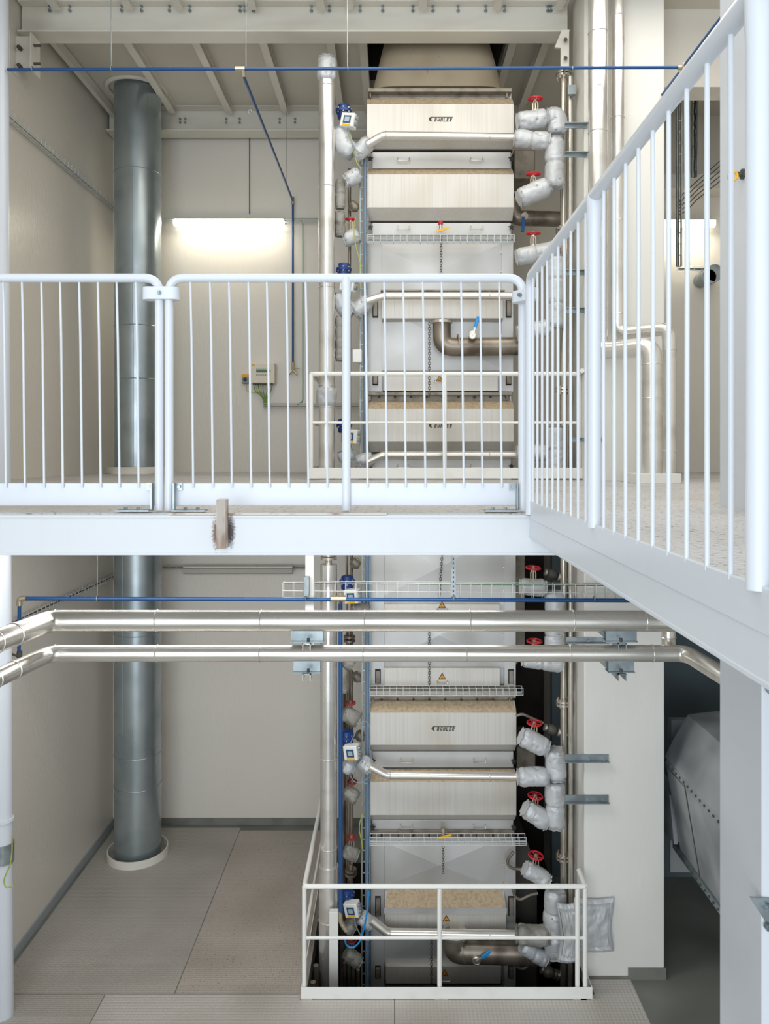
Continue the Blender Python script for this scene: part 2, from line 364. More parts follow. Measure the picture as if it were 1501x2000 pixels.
# column at the far right, seen above and below the deck
cx0 = 1.79
tag(MB().box(cx0, cx0+.5, 3.72, 4.2, 0, CE-.02).build('steel_column', 'white', bevel=.008), 'wide white painted column at the right edge, seen above and below the gallery', 'column')
r = thing('eye_bolt', 'yellowed ring eye on the white column behind the railing', 'eye bolt', (cx0, 3.91, Z(345, 3.91)))
zc = Z(340, 3.91); m = MB(); m.ring((cx0-.055, 3.91, zc-.01), (.3, 1, .2), .021, .007, 20, 8); m.build('ring', 'yellow', r)
m = MB(); m.cyl((cx0, 3.91, zc), (cx0-.012, 3.91, zc), .026, 14); m.cyl((cx0-.012, 3.91, zc), (cx0-.036, 3.91, zc), .012, 12); m.build('collar', 'darkg', r)
r = thing('corner_plate', 'triangular steel plate with bolts at the lower right edge', 'bracket', P(1495, 1815, 3.7))
m = MB(); m.prismY([(p.x, p.z) for p in (P(1466, 1755, 3.7), P(1505, 1757, 3.7), P(1530, 1850, 3.7), P(1501, 1810, 3.7))], 3.705, 3.719); m.build('plate', 'galv', r)
for (a, b) in ((1497, 1770), (1497, 1808), (1501, 1347)):
    m = MB(); p = P(a, b, 3.705); m.cyl(p, p-Vector((0, .022, 0)), .018, 6); m.cyl(p-Vector((0, .022, 0)), p-Vector((0, .04, 0)), .009, 10); m.build('bolt', 'galv', r)

# ================================================================== FRONT RAILINGS
FY = 3.75; RR = .0212
ztop = Z(543, FY); ztb0 = Z(988, FY); ztb1 = Z(944, FY)
def rail_panel(label, xa, xb, bal, ends, mids, name='deck_railing'):
    r = thing(name, label, 'railing', ((xa+xb)/2, FY, UP), 'front deck railings')
    pts = []
    if 'l' in ends: pts += [(xa, FY, UP+.01)]
    pts += [(xa, FY, ztop), (xb, FY, ztop)]
    if 'r' in ends: pts += [(xb, FY, UP+.01)]
    MB().tube(fillet(pts, .075, 8), RR, 20).build('handrail', 'white', r)
    for x in mids:
        m = MB(); m.tube([(x, FY, UP+.01), (x, FY, ztop-.10), (x, FY, ztop-.03), (x, FY, ztop)], [RR, RR, RR*1.15, RR*1.25], 20); m.build('post', 'white', r)
    for x in bal:
        m = MB(); x += random.uniform(-.001, .001); m.tube([(x-.008, FY, ztop-.01), (x-.002, FY, ztop-.3), (x+.006, FY, ztb1-.02)], .0055, 10); m.build('baluster', 'white', r)
    xl = xa+(.022 if 'l' in ends else 0); xr = xb-(.022 if 'r' in ends else 0)
    MB().box(xl, xr, FY+.008, FY+.016, ztb0, ztb1).build('toe_board', 'white', r, bevel=.002)
    return r
s = FY/F
def foot(r, x, sgn):
    m = MB(); x1 = x+sgn*.03
    m.box(x1-.003, x1+.003, FY-.035, FY+.005, UP+.008, ztb1+.002)
    m.box(x1, x1+sgn*.16, FY-.075, FY-.01, UP+.008, UP+.014)
    m.box(x1, x1+sgn*.035, FY+.002, FY+.006, ztb1-.035, ztb1+.002)
    m.cyl((x1+sgn*.02, FY+.002, ztb1-.016), (x1+sgn*.02, FY-.012, ztb1-.016), .008, 8)
    for d in (.06, .12): m.cyl((x1+sgn*d, FY-.04, UP+.014), (x1+sgn*d, FY-.04, UP+.026), .009, 6)
    m.build('foot_bracket', 'galv', r, 'galvanised foot bracket')
xs = [X(v, FY) for v in (9, 46.5, 83.5, 120.5, 158, 194.5, 231, 268)]
rl_ = rail_panel('white tube railing with thin balusters at the left, in front of the round duct', WL+.06, X(311, FY), [X(9-37.3*k, FY) for k in range(20, 0, -1)]+xs, 'lr', [X(-55, FY)])
foot(rl_, X(311, FY), -1)
rc_ = rail_panel('long white tube railing with a middle post in front of the machine', X(330, FY), X(1020, FY),
                 [X(v, FY) for v in (375, 413, 450, 488, 524, 562, 600, 637, 715, 753, 790, 828, 865, 903, 939, 977)], 'lr', [X(676, FY)])
foot(rc_, X(330, FY), 1); foot(rc_, X(1020, FY), -1)
# gallery railing toward the viewer
r = thing('gallery_railing', 'white railing running along the right gallery toward the viewer', 'railing', (gx, 2.4, UP))
zr = EYE+.812
MB().tube(fillet([(gx, 3.59, UP), (gx, 3.59, zr), (gx, .35, zr)], .075, 8), RR, 24).build('handrail', 'white', r)
for k in range(3):
    y = 1.353+1.097*k-1.097
    if y < .3: y = .35
    MB().tube([(gx, y, EYE-.245 if y < 3 else UP), (gx, y, zr-.1), (gx, y, zr-.03), (gx, y, zr)], [RR, RR, RR*1.12, RR*1.2], 24).build('post', 'white', r)
for i in range(32):
    y = 2.4493+.1096*11-.1096*i-.03
    if i > 10: y = 2.4493-.1096*(i-11)
    if min(abs(y-2.449), abs(y-1.353), abs(y-3.59)) < .04 or y < .3: continue
    if i <= 10: y = 2.449+.1065*(11-i)
    if y > 3.55: continue
    MB().tube([(gx, y, zr-.01), (gx+random.uniform(-.002, .002), y, zr-.3), (gx, y, EYE-.245)], .0055, 12).build('baluster', 'white', r)
MB().box(gx-.004, gx+.006, .3, 3.57, EYE-.318, EYE-.235).build('toe_board', 'white', r, bevel=.003)
# clamps
def clamp(name, label, c, w, h, ax):
    r = thing(name, label, 'clamp', c-Vector((0, 0, h/2)), 'railing clamps')
    m = MB(); u = Vector((1, 0, 0)) if ax == 0 else Vector((.6, -.8, 0)).normalized(); v = Vector((0, 0, 1)).cross(u)
    rr = .031; prof = []
    for k in range(9): a = math.pi/2+math.pi*k/8; prof.append((-w/2+rr+math.cos(a)*rr, math.sin(a)*rr))
    for k in range(9): a = -math.pi/2+math.pi*k/8; prof.append((w/2-rr+math.cos(a)*rr, math.sin(a)*rr))
    n = len(prof); vs = []
    for z in (-h/2, h/2):
        for a, b in prof: vs.append(c+u*a+v*b+Vector((0, 0, z)))
    m.add(vs, [tuple(range(n)), tuple(range(n, 2*n))]+[(i, (i+1) % n, n+(i+1) % n, n+i) for i in range(n)])
    m.build('band', 'white', r, bevel=.002)
    m = MB(); p = c+v*(-rr); q = c+v*(-rr-.012)
    m.cyl(p, q, .010, 6); m.cyl(q, q-v*.008, .006, 8); m.build('bolt', 'galv', r)
clamp('railing_clamp', 'white clamp band joining the left and middle railing posts', P(315, 574, FY), .18, .062, 0)
clamp('railing_clamp', 'white clamp joining the middle railing to the gallery railing corner post', Vector((gx-.008, 3.67, Z(578, 3.67))), .15, .055, 1)

# ================================================================== BACK GUARD RAILS
def guard(label, Y, xa, xb, z0, posts, mat_='guard', back=9.6, rear_r=True):
    r = thing('guard_rail', label, 'guard rail', ((xa+xb)/2, Y, z0), 'guard rails around the machine opening')
    h = 1.085; R = .024
    MB().tube(fillet([(xa, back, z0+h), (xa, Y, z0+h), (xb, Y, z0+h)], .05, 6), R, 16).build('handrail', mat_, r)
    MB().tube([(xb, Y, z0+h), (xb, 7.73, z0+h+.02)], R, 16).build('handrail', mat_, r)
    MB().tube([(xa, Y, z0+.585), (xb, Y, z0+.585)], .015, 12).build('mid_rail', mat_, r)
    MB().tube([(xa, Y, z0+.585), (xa, back, z0+.585)], .015, 12).build('mid_rail', mat_, r)
    for x, y in [(xa, Y)]+[(p, Y) for p in posts]+[(xb, Y)]+([(xa, back)]):
        MB().tube([(x, y, z0+.006), (x, y, z0+h)], R*.95, 16).build('post', mat_, r)
        if y == Y: MB().box(x-.05, x+.08, y-.04, y+.04, z0+.006, z0+.014).build('foot_plate', 'rust', r)
    MB().box(xa-.02, xb+.055, Y-.035, Y-.027, z0+.016, z0+.125).build('toe_board', mat_, r)
    MB().box(xa-.028, xa-.02, Y-.035, back, z0+.016, z0+.125).build('toe_board', mat_, r)
    MB().box(xb+.055, xb+.063, Y-.035, 7.74 if Y < 7.7 else Y+.3, z0+.016, z0+.125).build('toe_board', mat_, r)
    return r
GL = 7.48
guard('white tubular guard rail at the bottom around the lower floor opening', GL, X(594, GL), X(1142, GL), 0, [X(858, GL), X(1127, GL)])
GU = 7.87
guard('white tubular guard rail on the upper floor behind the front railing', GU, X(607, GU), X(1130, GU), UP, [X(868, GU)])

# ================================================================== ROUND DUCT
DX, DY, DR = -3.345, 10.12, .297
r = thing('round_duct', 'large round galvanised duct standing in the left corner through all floors', 'duct', (DX, DY, 0))
m = MB(); m.cyl((DX, DY, .02), (DX, DY, CE-.002), DR, 48); m.build('duct_shell', 'duct', r)
for py in (332, 636, 740, 1240, 1478, 1540): MB().ring((DX, DY, Z(py, 9.95)), (0, 0, 1), DR+.002, .006, 48, 6).build('joint_ring', 'duct', r)
m = MB()
for (px, a, b) in ((286, 180, 332), (260, 332, 636), (262, 636, 925), (240, 1085, 1478)):
    dx = X(px, 9.85)-DX; dy = -math.sqrt(max(0, DR**2-dx**2)); MB().box(DX+dx-.003, DX+dx+.003, DY+dy-.004, DY+dy+.01, Z(b, 9.85), Z(a, 9.85)).build('seam', 'duct', r)
for (z0, rr, nm, h, lab) in ((0.005, .385, 'floor_collar', .10, 'round grey collar at the duct foot on the lower floor'), (UP, .385, 'floor_collar', .09, 'round grey collar around the duct on the upper floor')):
    m = MB(); n = 48
    for rad in (rr, rr-.014): m.v += [(DX+rad*math.cos(2*math.pi*k/n), DY+rad*math.sin(2*math.pi*k/n), z) for z in (z0, z0+h) for k in range(n)]
    for k in range(n):
        k2 = (k+1) % n
        m.f += [(k, k2, n+k2, n+k), (2*n+k, 3*n+k, 3*n+k2, 2*n+k2), (n+k, n+k2, 3*n+k2, 3*n+k), (k, 2*n+k, 2*n+k2, k2)]
    tag(m.build(nm, 'beam'), lab, 'collar')
tag(MB().ring((DX-.02, DY, CE-.02), (0, 0, 1), .37, .03, 40, 8).build('ceiling_collar', 'beam'), 'pale collar ring around the duct top at the ceiling', 'collar')

# white downpipe at left edge
r = thing('drain_pipe', 'thick white vertical pipe at the extreme left edge', 'pipe', (-3.66, 7.24, .006))
m = MB(); m.cyl((-3.66, 7.24, .006), (-3.71, 7.24, CE-.01), .088, 32); m.build('pipe_body', 'white', r)
m = MB(); m.cyl((-3.66, 7.24, Z(1693, 7.15)), (-3.66, 7.24, Z(1655, 7.15)), .094, 32); m.build('metal_sleeve', 'galv', r, 'shiny metal sleeve')
m = MB(); m.cyl((-3.66, 7.24, Z(1606, 7.15)), (-3.66, 7.24, Z(1612, 7.15)), .093, 32); m.build('coupling', 'white', r)
m = MB(); m.tube(fillet([P(23, 1632, 7.1), P(24, 1660, 7.1), P(20, 1690, 7.1), P(6, 1720, 7.1), P(12, 1736, 7.1), P(28, 1728, 7.1)], .05), .006, 8); m.build('wire', 'yg', r)

# ================================================================== LARGE HORIZONTAL PIPES
def clad_pipe(label, pts, rad, name='clad_pipe', m_='aluH', br=.16, rings=(), group=None, n=32):
    p0 = Vector(pts[0]); r = thing(name, label, 'pipe', min((Vector(p) for p in pts), key=lambda q: q.z), group)
    MB().tube(fillet(pts, br, 5), rad, n).build('cladding', m_, r)
    for (p, ax) in rings:
        MB().ring(p, ax, rad+.001, .0045, n, 6).build('joint_ring', 'alu', r)
    return r
HY = 5.5
for (py, py2, px1, ry, lab, left, right) in (
    (1212, 1213, 1345, 20.5, 'upper and thicker of the two long silver horizontal pipes', (0, 1250, 4.95), None),
    (1276, 1276, 1340, 16.2, 'lower and thinner of the two long silver horizontal pipes', (0, 1322, 4.94), (1420, 1330, 4.95))):
    A = P(98, py, HY); B = P(px1, py2, HY)
    d = P(left[0], left[1], left[2])-A; L0 = A+d*4.5
    pts = [L0, A, B]
    if right: R0 = B+(P(*right)-B)*2.2; R0.z = B.z; R0 = Vector((B.x+.05, B.y-.98, B.z)); pts.append(R0)
    rings = [(P(v, py, HY), (1, 0, 0)) for v in ((108, 307, 510, 712, 917, 1118, 1258) if not right else (108, 307, 508, 709, 910, 1112, 1273))]
    rings += [(A+d*.75, d), (A+d*1.1, d)]
    clad_pipe(lab, pts, ry*HY/F, rings=rings, group='long silver horizontal pipes', br=.09)
    for k, (bx, w) in enumerate(((600, 62), (1210, 60))):
        w2 = w if not right else w-10
        side = 'left' if k == 0 else 'right'
        g = thing('pipe_support', ('galvanised pipe saddle with channel under the %s silver pipe, %s end' % ('lower' if right else 'upper', side)), 'pipe support', P(bx, py+40, HY), 'pipe saddles')
        yb = py+ry; m = MB(); hw = w2/2*HY/F; zt = Z(yb, HY)
        m.box(X(bx, HY)-hw, X(bx, HY)+hw, HY-.035, HY-.029, Z(yb+17, HY), Z(yb-4, HY)); m.box(X(bx, HY)-hw, X(bx, HY)+hw, HY+.029, HY+.035, Z(yb+17, HY), Z(yb-4, HY))
        m.box(X(bx, HY)-hw*1.03, X(bx, HY)+hw*1.03, HY-.05, HY+.05, Z(yb+19, HY), Z(yb+17, HY)); m.build('saddle', 'galv', g)
        m = MB(); c0 = X(bx-8, HY); c1 = X(bx+8, HY); za = Z(yb+20, HY); zb = Z(yb+33, HY)
        m.box(c0, c1, HY-.06, HY+.5, za-.006, za); m.box(c0, c0+.006, HY-.06, HY+.5, zb, za); m.box(c1-.006, c1, HY-.06, HY+.5, zb, za); m.build('channel', 'guard' if k == 0 else 'galv', g)
        m = MB(); m.cyl(P(bx+2, yb+21, HY-.1), P(bx+2, yb+14, HY-.1), .012, 6); m.build('bolt', 'darkg', g)
clad_pipe('short silver branch joining the two long pipes at the right', [P(1305, 1276, 5.62), P(1305, 1228, 5.62)], .05, rings=[(P(1305, 1245, 5.62), (0, 0, 1))])
# hangers behind the pipes
m = MB(); m.box(X(596, 7.62), X(612, 7.62), 7.62, 7.66, Z(1310, 7.62), UP-.13)
tag(m.build('hanger_strut', 'wallR'), 'flat white vertical strut hanging left of the silver vertical pipe', 'strut')
m = MB(); m.box(X(594, 7.6), X(605, 7.6), 7.52, 7.625, Z(1162, 7.6), Z(1125, 7.6)); 
g = m.build('clip_bracket', 'galv', bevel=.004); tag(g, 'small galvanised perforated bracket on the white strut holding the blue pipe', 'bracket')
m = MB(); sx0 = X(881, 7.6); m.box(sx0, sx0+.045, 7.62, 7.645, Z(1170, 7.6), UP-.13)
g = tag(m.build('slotted_strut', 'galv'), 'perforated galvanised strut hanging in front of the machine', 'strut')
for k in range(9): py = 1090+9*k; MB().box(sx0+.016, sx0+.028, 7.616, 7.621, Z(py+4, 7.6), Z(py, 7.6)).build('slot', 'darkg', g)

# ================================================================== BLUE AIR PIPES
r = thing('air_pipe', 'thin blue air pipe high across the top with a slanting drop', 'air pipe', P(600, 135, 7.2))
yb = 7.2; zb = Z(134, yb)
MB().tube([(-3.60, yb, zb-.01), (X(1332, yb), yb, zb+.01)], .0145, 12).build('main_line', 'blue', r)
xd = -1.397
MB().tube(fillet([(xd, yb+.03, zb-.05), (xd, 10.84, Z(392, 10.84)), (xd, 10.84, Z(712, 10.84))], .03), .0145, 12).build('drop_line', 'blue', r)
xr_ = X(1333, yb)
MB().tube([(xr_, yb+.05, zb+.01), (xr_, 8.1, zb+.01)], .0145, 12).build('branch_line', 'blue', r)
MB().tube([(xr_, yb-.05, zb+.01), (xr_, 2.5, zb+.01)], .0145, 12).build('branch_line', 'blue', r)
m = MB(); m.cyl((X(459, yb), yb, zb), (X(478, yb), yb, zb), .021, 12); m.cyl((xd, yb, zb), (xd, yb+.04, zb-.055), .02, 12); m.build('tee_fitting', 'brass', r)
m = MB(); m.cyl((xr_-.05, yb, zb+.01), (xr_+.02, yb, zb+.01), .021, 12); m.cyl((xr_, yb-.06, zb+.01), (xr_, yb+.06, zb+.01), .021, 12); m.build('tee_fitting', 'brass', r)
m = MB(); m.cyl((xd, 10.84, Z(385, 10.84)), (xd, 10.84, Z(400, 10.84)), .022, 12); m.build('elbow_fitting', 'brass', r)
m = MB(); m.cyl((xd, 10.84, Z(708, 10.84)), (xd, 10.84, Z(725, 10.84)), .024, 10); m.cyl((xd, 10.84, Z(722, 10.84)), (xd-.06, 10.82, Z(732, 10.84)), .016, 8); m.cyl((xd, 10.84, Z(722, 10.84)), (xd+.06, 10.82, Z(732, 10.84)), .016, 8)
m.cyl((xd+.02, 10.8, Z(720, 10.84)), (xd+.10, 10.8, Z(720, 10.84)), .008, 8); m.build('outlet_valve', 'brass', r)
def clipring(r, p, ax): MB().ring(p, ax, .018, .006, 12, 6).build('clip', 'galv', r)
for px in (63, 217, 679, 1117): clipring(r, (X(px, yb), yb, zb), (1, 0, 0))
for t in (.13,): clipring(r, Vector((xd, yb+.35, zb-.05-.05*4)), (0, 1, 0))
for py in (365, 540): pass
for px, lab in ((217, 'thin hanging wire left of the slanting blue pipe'), (480, 'thin hanging wire at the blue pipe tee'), (678, 'thin hanging wire right of the capped silver pipe')):
    m = MB(); m.cyl((X(px, yb), yb, zb+.014), (X(px, yb), yb, CE), .0035, 6); tag(m.build('hanger_wire', 'galv'), lab, 'wire', 'wires holding the upper blue pipe')
m = MB(); m.cyl((X(560, 10.4), 10.4, Z(366, 10.4)), (X(560, 10.4), 10.4, CE), .004, 6); tag(m.build('hanger_wire', 'galv'), 'thin wire hanging above the lower end of the slanting blue pipe', 'wire')
r = thing('air_pipe', 'blue air pipe across the lower level with a long vertical drop beside the machine', 'air pipe', P(664, 1780, 7.7))
yb = 7.58; zb = Z(1169, yb); xl = X(38, yb)
MB().tube([(xl, yb, zb), (X(1330, yb), yb, Z(1173, yb))], .020, 12).build('main_line', 'blue', r)
MB().tube([(xl, yb, zb-.04), (xl-.005, yb, Z(1275, yb))], .017, 12).build('drop_line', 'blue', r)
xd2 = X(664.5, 7.75)
MB().tube([(xd2, 7.75, zb-.05), (xd2+.003, 7.75, Z(1782, 7.75))], .021, 12).build('drop_line', 'blue', r)
m = MB(); m.tube(fillet([(xl+.07, yb, zb), (xl, yb, zb), (xl, yb, zb-.07)], .03), .028, 12); m.build('elbow_fitting', 'brass', r)
m = MB(); m.cyl((X(646, yb), yb, zb), (X(676, yb), yb, zb), .030, 14); m.cyl((X(652, yb), yb, zb), (X(654, yb), yb, zb+.07), .016, 8); m.cyl((X(664, yb), yb, zb), (X(664, yb), yb, zb+.06), .02, 8); m.cyl((X(664, yb), yb, zb), (xd2, 7.75, zb-.07), .024, 10); m.build('tee_fitting', 'brass', r)
m = MB(); m.cyl((xl, yb, Z(1272, yb)), (xl, yb, Z(1284, yb)), .026, 10); m.cyl((xl, yb-.02, Z(1281, yb)), (xl-.07, yb-.02, Z(1276, yb)), .012, 8); m.build('outlet_valve', 'darkg', r)
m = MB(); m.tube(fillet([(xd2, 7.75, Z(1780, 7.75)), (xd2, 7.75, Z(1800, 7.75)), P(676, 1818, 7.75)], .04), .022, 10); m.build('outlet_valve', 'brass', r)
for px in (190, 597, 886, 1160): MB().ring((X(px, yb), yb, zb), (1, 0, 0), .024, .006, 12, 6).build('clip', 'galv', r)
m = MB(); m.cyl((X(190, yb), yb, zb+.02), (X(190, yb), yb, UP-.13), .004, 6); tag(m.build('hanger_wire', 'galv'), 'thin wire holding the lower blue pipe left of the duct', 'wire')

# ================================================================== WIRE TRAYS AND CABLES
def wire_tray(label, a, b, h, d, step, up=Vector((0, 0, 1)), dep=Vector((0, 1, 0)), wr=.0036, rows=2, cables=(), m_='wire'):
    a = Vector(a); b = Vector(b); L_ = (b-a).length; u = (b-a)/L_; n = max(1, int(L_/step)); m = MB()
    for k in range(rows+1):
        o = up*h*k/rows
        m.tube([a+o, b+o], wr, 6)
    for k in (1, 2): m.tube([a+dep*d*k/2, b+dep*d*k/2], wr, 6)
    m.tube([a+dep*d+up*h, b+dep*d+up*h], wr, 6)
    for i in range(n+1):
        p = a+u*(L_*i/n); m.tube([p+up*h, p, p+dep*d, p+dep*d+up*h], wr, 6)
    o = m.build('cable_tray', m_); tag(o, label, 'cable tray'); short = ' '.join(label.split()[:10])
    for (mm, f, g, rad, nm) in cables:
        c = MB(); pts = [a+up*(h*f)+dep*(d*g)+u*(L_*k/14)+up*random.uniform(-.002, .002) for k in range(15)]
        c.tube(pts, rad, 8); tag(c.build('cable', mm), '%s cable lying in the %s' % (nm, short), 'cable')
    return o
wire_tray('wide open wire tray in front of the blue pipe level', P(552, 1170, 7.65), P(1225, 1175, 7.65), .165, .09, .104, cables=(('green', .93, .5, .006, 'green'), ('yg', -.05, .2, .004, 'yellow green')))
wire_tray('small wire tray above the upper flat panel', P(716, 472, 8.22), P(1004, 472, 8.22), .072, .08, .07, cables=(('gcab', .3, .6, .006, 'grey'),))
wire_tray('small wire tray above the hood on the lower machine', P(722, 1358, 8.2), P(1021, 1358, 8.2), .075, .08, .07, cables=(('gcab', .3, .6, .006, 'grey'),))
wire_tray('small wire tray above the crossed panel at the bottom', P(722, 1651, 8.2), P(1027, 1651, 8.2), .085, .08, .07, cables=(('gcab', .3, .6, .006, 'grey'),))
wx = WL+.09
wire_tray('long wire tray climbing away on the upper left wall', (wx, 5.2, EYE+3.40), (wx, WB-.03, EYE+3.40), .06, .07, .1, dep=Vector((-1, 0, 0)), cables=(('gcab', .4, .5, .009, 'grey'),))
wire_tray('long wire tray on the lower left wall', (wx, 5.4, EYE-1.80), (wx, WB-.03, EYE-1.80), .06, .07, .1, dep=Vector((-1, 0, 0)), cables=(('darkg', .4, .5, .009, 'dark'),))
wire_tray('wire tray on the back wall beside the lit lamp', P(318, 433, 10.85), P(625, 433, 10.85), .05, .06, .1, cables=(('green', 1.0, .2, .004, 'green'),))
wire_tray('wire tray on the back wall above the unlit lamp', P(316, 1112, 10.85), P(600, 1112, 10.85), .05, .06, .1, cables=(('darkg', .5, .3, .008, 'dark'),))
wire_tray('wire tray on the back wall below the beige control box', P(514, 796, 10.83), P(700, 796, 10.83), .06, .07, .1, cables=(('gcab', .4, .3, .009, 'grey'),))
def lad(label, x, Y, z0, z1, w, d, cabs):
    m = MB()
    for xx in (x, x+w): m.box(xx-.004, xx+.004, Y, Y+d, z0, z1)
    n = int((z1-z0)/.12)
    for i in range(n+1): z = z0+(z1-z0)*i/n; m.box(x, x+w, Y+d-.008, Y+d, z, z+.012)
    tag(m.build('cable_ladder', 'galv'), label, 'cable ladder', 'cable ladders')
    for (mm, f, rad, nm) in cabs:
        c = MB(); k = 30; c.tube([(x+w*f+random.uniform(-.003, .003), Y+d*.3, z0+(z1-z0)*j/k) for j in range(k+1)], rad, 8)
        tag(c.build('cable', mm), '%s cable on the %s' % (nm, label), 'cable')
cb4 = (('bcab', .45, .007, 'blue'), ('gcab', .62, .009, 'thick grey'), ('bcab', .86, .006, 'thin blue'), ('yg', -.12, .005, 'yellow green'))
lad('vertical cable ladder left of the upper machine', X(703, 8.3), 8.3, UP-.25, Z(300, 8.3), .085, .04, cb4)
lad('vertical cable ladder left of the lower machine', X(707, 8.3), 8.3, -.6, UP-.14, .085, .04, cb4)
lad('vertical cable ladder seen between the gallery balusters', X(1322, 8.63), 8.625, Z(520, 8.63), Z(190, 8.63), .05, .04, (('darkg', .3, .008, 'dark'),))
lad('second vertical cable ladder near the far room lamp', X(1352, 9.4), 9.4, Z(346, 9.4), CE-.002, .06, .04, (('black', .5, .012, 'black'),))
wire_tray('wire tray leading right to the round fitting in the far room', P(1325, 528, 10.8), P(1400, 528, 10.8), .06, .06, .1, cables=(('darkg', .4, .3, .01, 'dark'),))
for k in range(5):
    tag(MB().tube([P(1326, 395+6*k, 8.66), P(1332+2*k, 388+8*k-8, 8.9), P(1360, 362+9*k-8, 9.4), P(1420, 302+10*k, 9.5), (WR-.01, 9.5, P(1480, 250+11*k, 9.5).z)], .006, 6).build('slanting_cable', 'darkg'), 'dark cable of the fan slanting up to the right in the far room', 'cable', 'slanting cables in the far room')
tag(MB().tube([P(487, 268, 10.94), P(487, 418, 10.94)], .008, 8).build('cable', 'green'), 'short green cable going up the back wall above the lit lamp', 'cable')
tag(MB().tube(fillet([P(586, 428, 10.94), P(591, 436, 10.94), P(591, 785, 10.94), P(580, 790, 10.94)], .05), .006, 8).build('cable', 'green'), 'long green cable down the back wall right of the blue pipe drop', 'cable')

# ================================================================== LAMPS
def lamp(label, x0, x1, Y, z, on, e=60):
    r = thing('strip_lamp', label, 'lamp', ((x0+x1)/2, Y, z-.05))
    MB().box(x0, x1, Y, WB-.002 if Y > 10 else Y+.12, z-.01, z+.045).build('housing', 'box', r, bevel=.006)
    h = .055 if on else .05
    prof = [(Y+.08, z-.01), (Y+.075, z-h), (Y+.03, z-h-.012), (Y-.02, z-h+.005), (Y-.03, z+.02), (Y, z+.03)]
    MB().prismX(prof, x0, x1).build('diffuser', 'lamp' if on else 'lampoff', r)
    if on:
        l = area('lamp_light', ((x0+x1)/2, Y-.12, z-.075), (math.radians(-8), 0, 0), x1-x0, .14, e, (1, .93, .78)); l.parent = None
lamp('long lit fluorescent strip lamp on the back wall', X(339, 10.8), X(554, 10.8), 10.8, Z(432, 10.8), True, 7)
lamp('lit strip lamp in the far room behind the gallery railing', X(1291, 10.8), X(1396, 10.8), 10.8, Z(434, 10.8), True, 6)
lamp('dim unlit strip lamp on the lower back wall', X(357, 10.8), X(571, 10.8), 10.8, Z(1113, 10.8), False)

# ================================================================== CONTROL BOX
r = thing('control_cabinet', 'beige control box with a green display strip on the back wall', 'control box', P(514, 750, 10.88))
x0, x1 = X(490, 10.78), X(536, 10.78); z0, z1 = Z(748, 10.78), Z(709, 10.78)
MB().box(x0, x1, 10.78, WB-.001, z0, z1).build('enclosure', 'beige', r, bevel=.006)
MB().box(X(500, 10.77), X(528, 10.77), 10.772, 10.779, Z(727, 10.77), Z(723, 10.77)).build('display_strip', 'green', r)
m = MB()
for k in range(7):
    for py in (720, 731): m.box(X(500+4*k, 10.77), X(502.5+4*k, 10.77), 10.773, 10.779, Z(py+2.5, 10.77), Z(py, 10.77))
m.build('terminal_row', 'gcab', r)
MB().box(X(492, 10.77), X(497, 10.77), 10.774, 10.779, Z(714, 10.77), Z(711, 10.77)).build('sticker', 'yellow', r)
m = MB()
for k in range(9): m.cyl(P(495+4.5*k, 748, 10.85), P(495+4.5*k, 752, 10.85), .012, 8)
m.build('cable_gland', 'darkg', r)
for k in range(9):
    sx = 495+4.5*k
    tag(MB().tube(fillet([P(sx, 752, 10.85), P(sx+(517-sx)*.15, 765, 10.84), P(517+(k-4)*.9, 776, 10.84), P(517+(k-4)*.7, 793, 10.84)], .08), .005, 6).build('control_cable', 'yg' if k % 2 else 'green'),
        'thin cable among those bunching down from the beige control box', 'cable', 'cables below the beige control box')
r = thing('rotary_switch', 'small grey switch box with yellow top and black knob', 'switch', P(478, 750, 10.9))
MB().box(X(472, 10.86), X(485, 10.86), 10.86, WB-.001, Z(749, 10.86), Z(736, 10.86)).build('enclosure', 'gcab', r, bevel=.004)
MB().box(X(472, 10.86), X(485, 10.86), 10.859, WB-.001, Z(736, 10.86), Z(731, 10.86)).build('cover', 'yellow', r)
MB().cyl(P(478, 741, 10.86), P(478, 741, 10.83), .026, 16).build('knob', 'black', r)
tag(MB().tube(fillet([P(480, 749, 10.88), P(481, 765, 10.87), P(494, 767, 10.87), P(512, 768, 10.87)], .06), .005, 6).build('cable', 'yg'), 'cable looping down from the small yellow topped switch box', 'cable')
tag(MB().tube([P(313, 1400, 10.9), P(314, 1420, 10.88), P(312, 1465, 10.9)], [.012, .02, .01], 8).build('plastic_strip', 'lampoff'), 'crumpled plastic strip on the wall right of the duct', 'plastic strip')
# wall bracket upper left
r = thing('beam_bracket', 'bolted bracket plate on the left wall under the big beam end', 'bracket', P(55, 145, 7.9))
m = MB(); zb0, zb1 = Z(130, 7.9), Z(62, 7.9); m.box(WL, WL+.02, 7.95, 8.3, zb0, zb1+.05); m.box(WL+.02, WL+.2, 8.08, 8.10, zb0+.05, zb1+.05); m.box(WL+.2, WL+.215, 8.0, 8.2, zb0+.02, zb1+.05); m.build('plate', 'beam', r)
m = MB()
for dz in (.08, .27): m.cyl((WL+.07, 8.08, zb0+dz), (WL+.07, 8.02, zb0+dz), .022, 6); m.cyl((WL+.215, 8.06, zb0+dz+.03), (WL+.28, 8.06, zb0+dz+.03), .014, 8)
m.build('bolt', 'darkg', r)
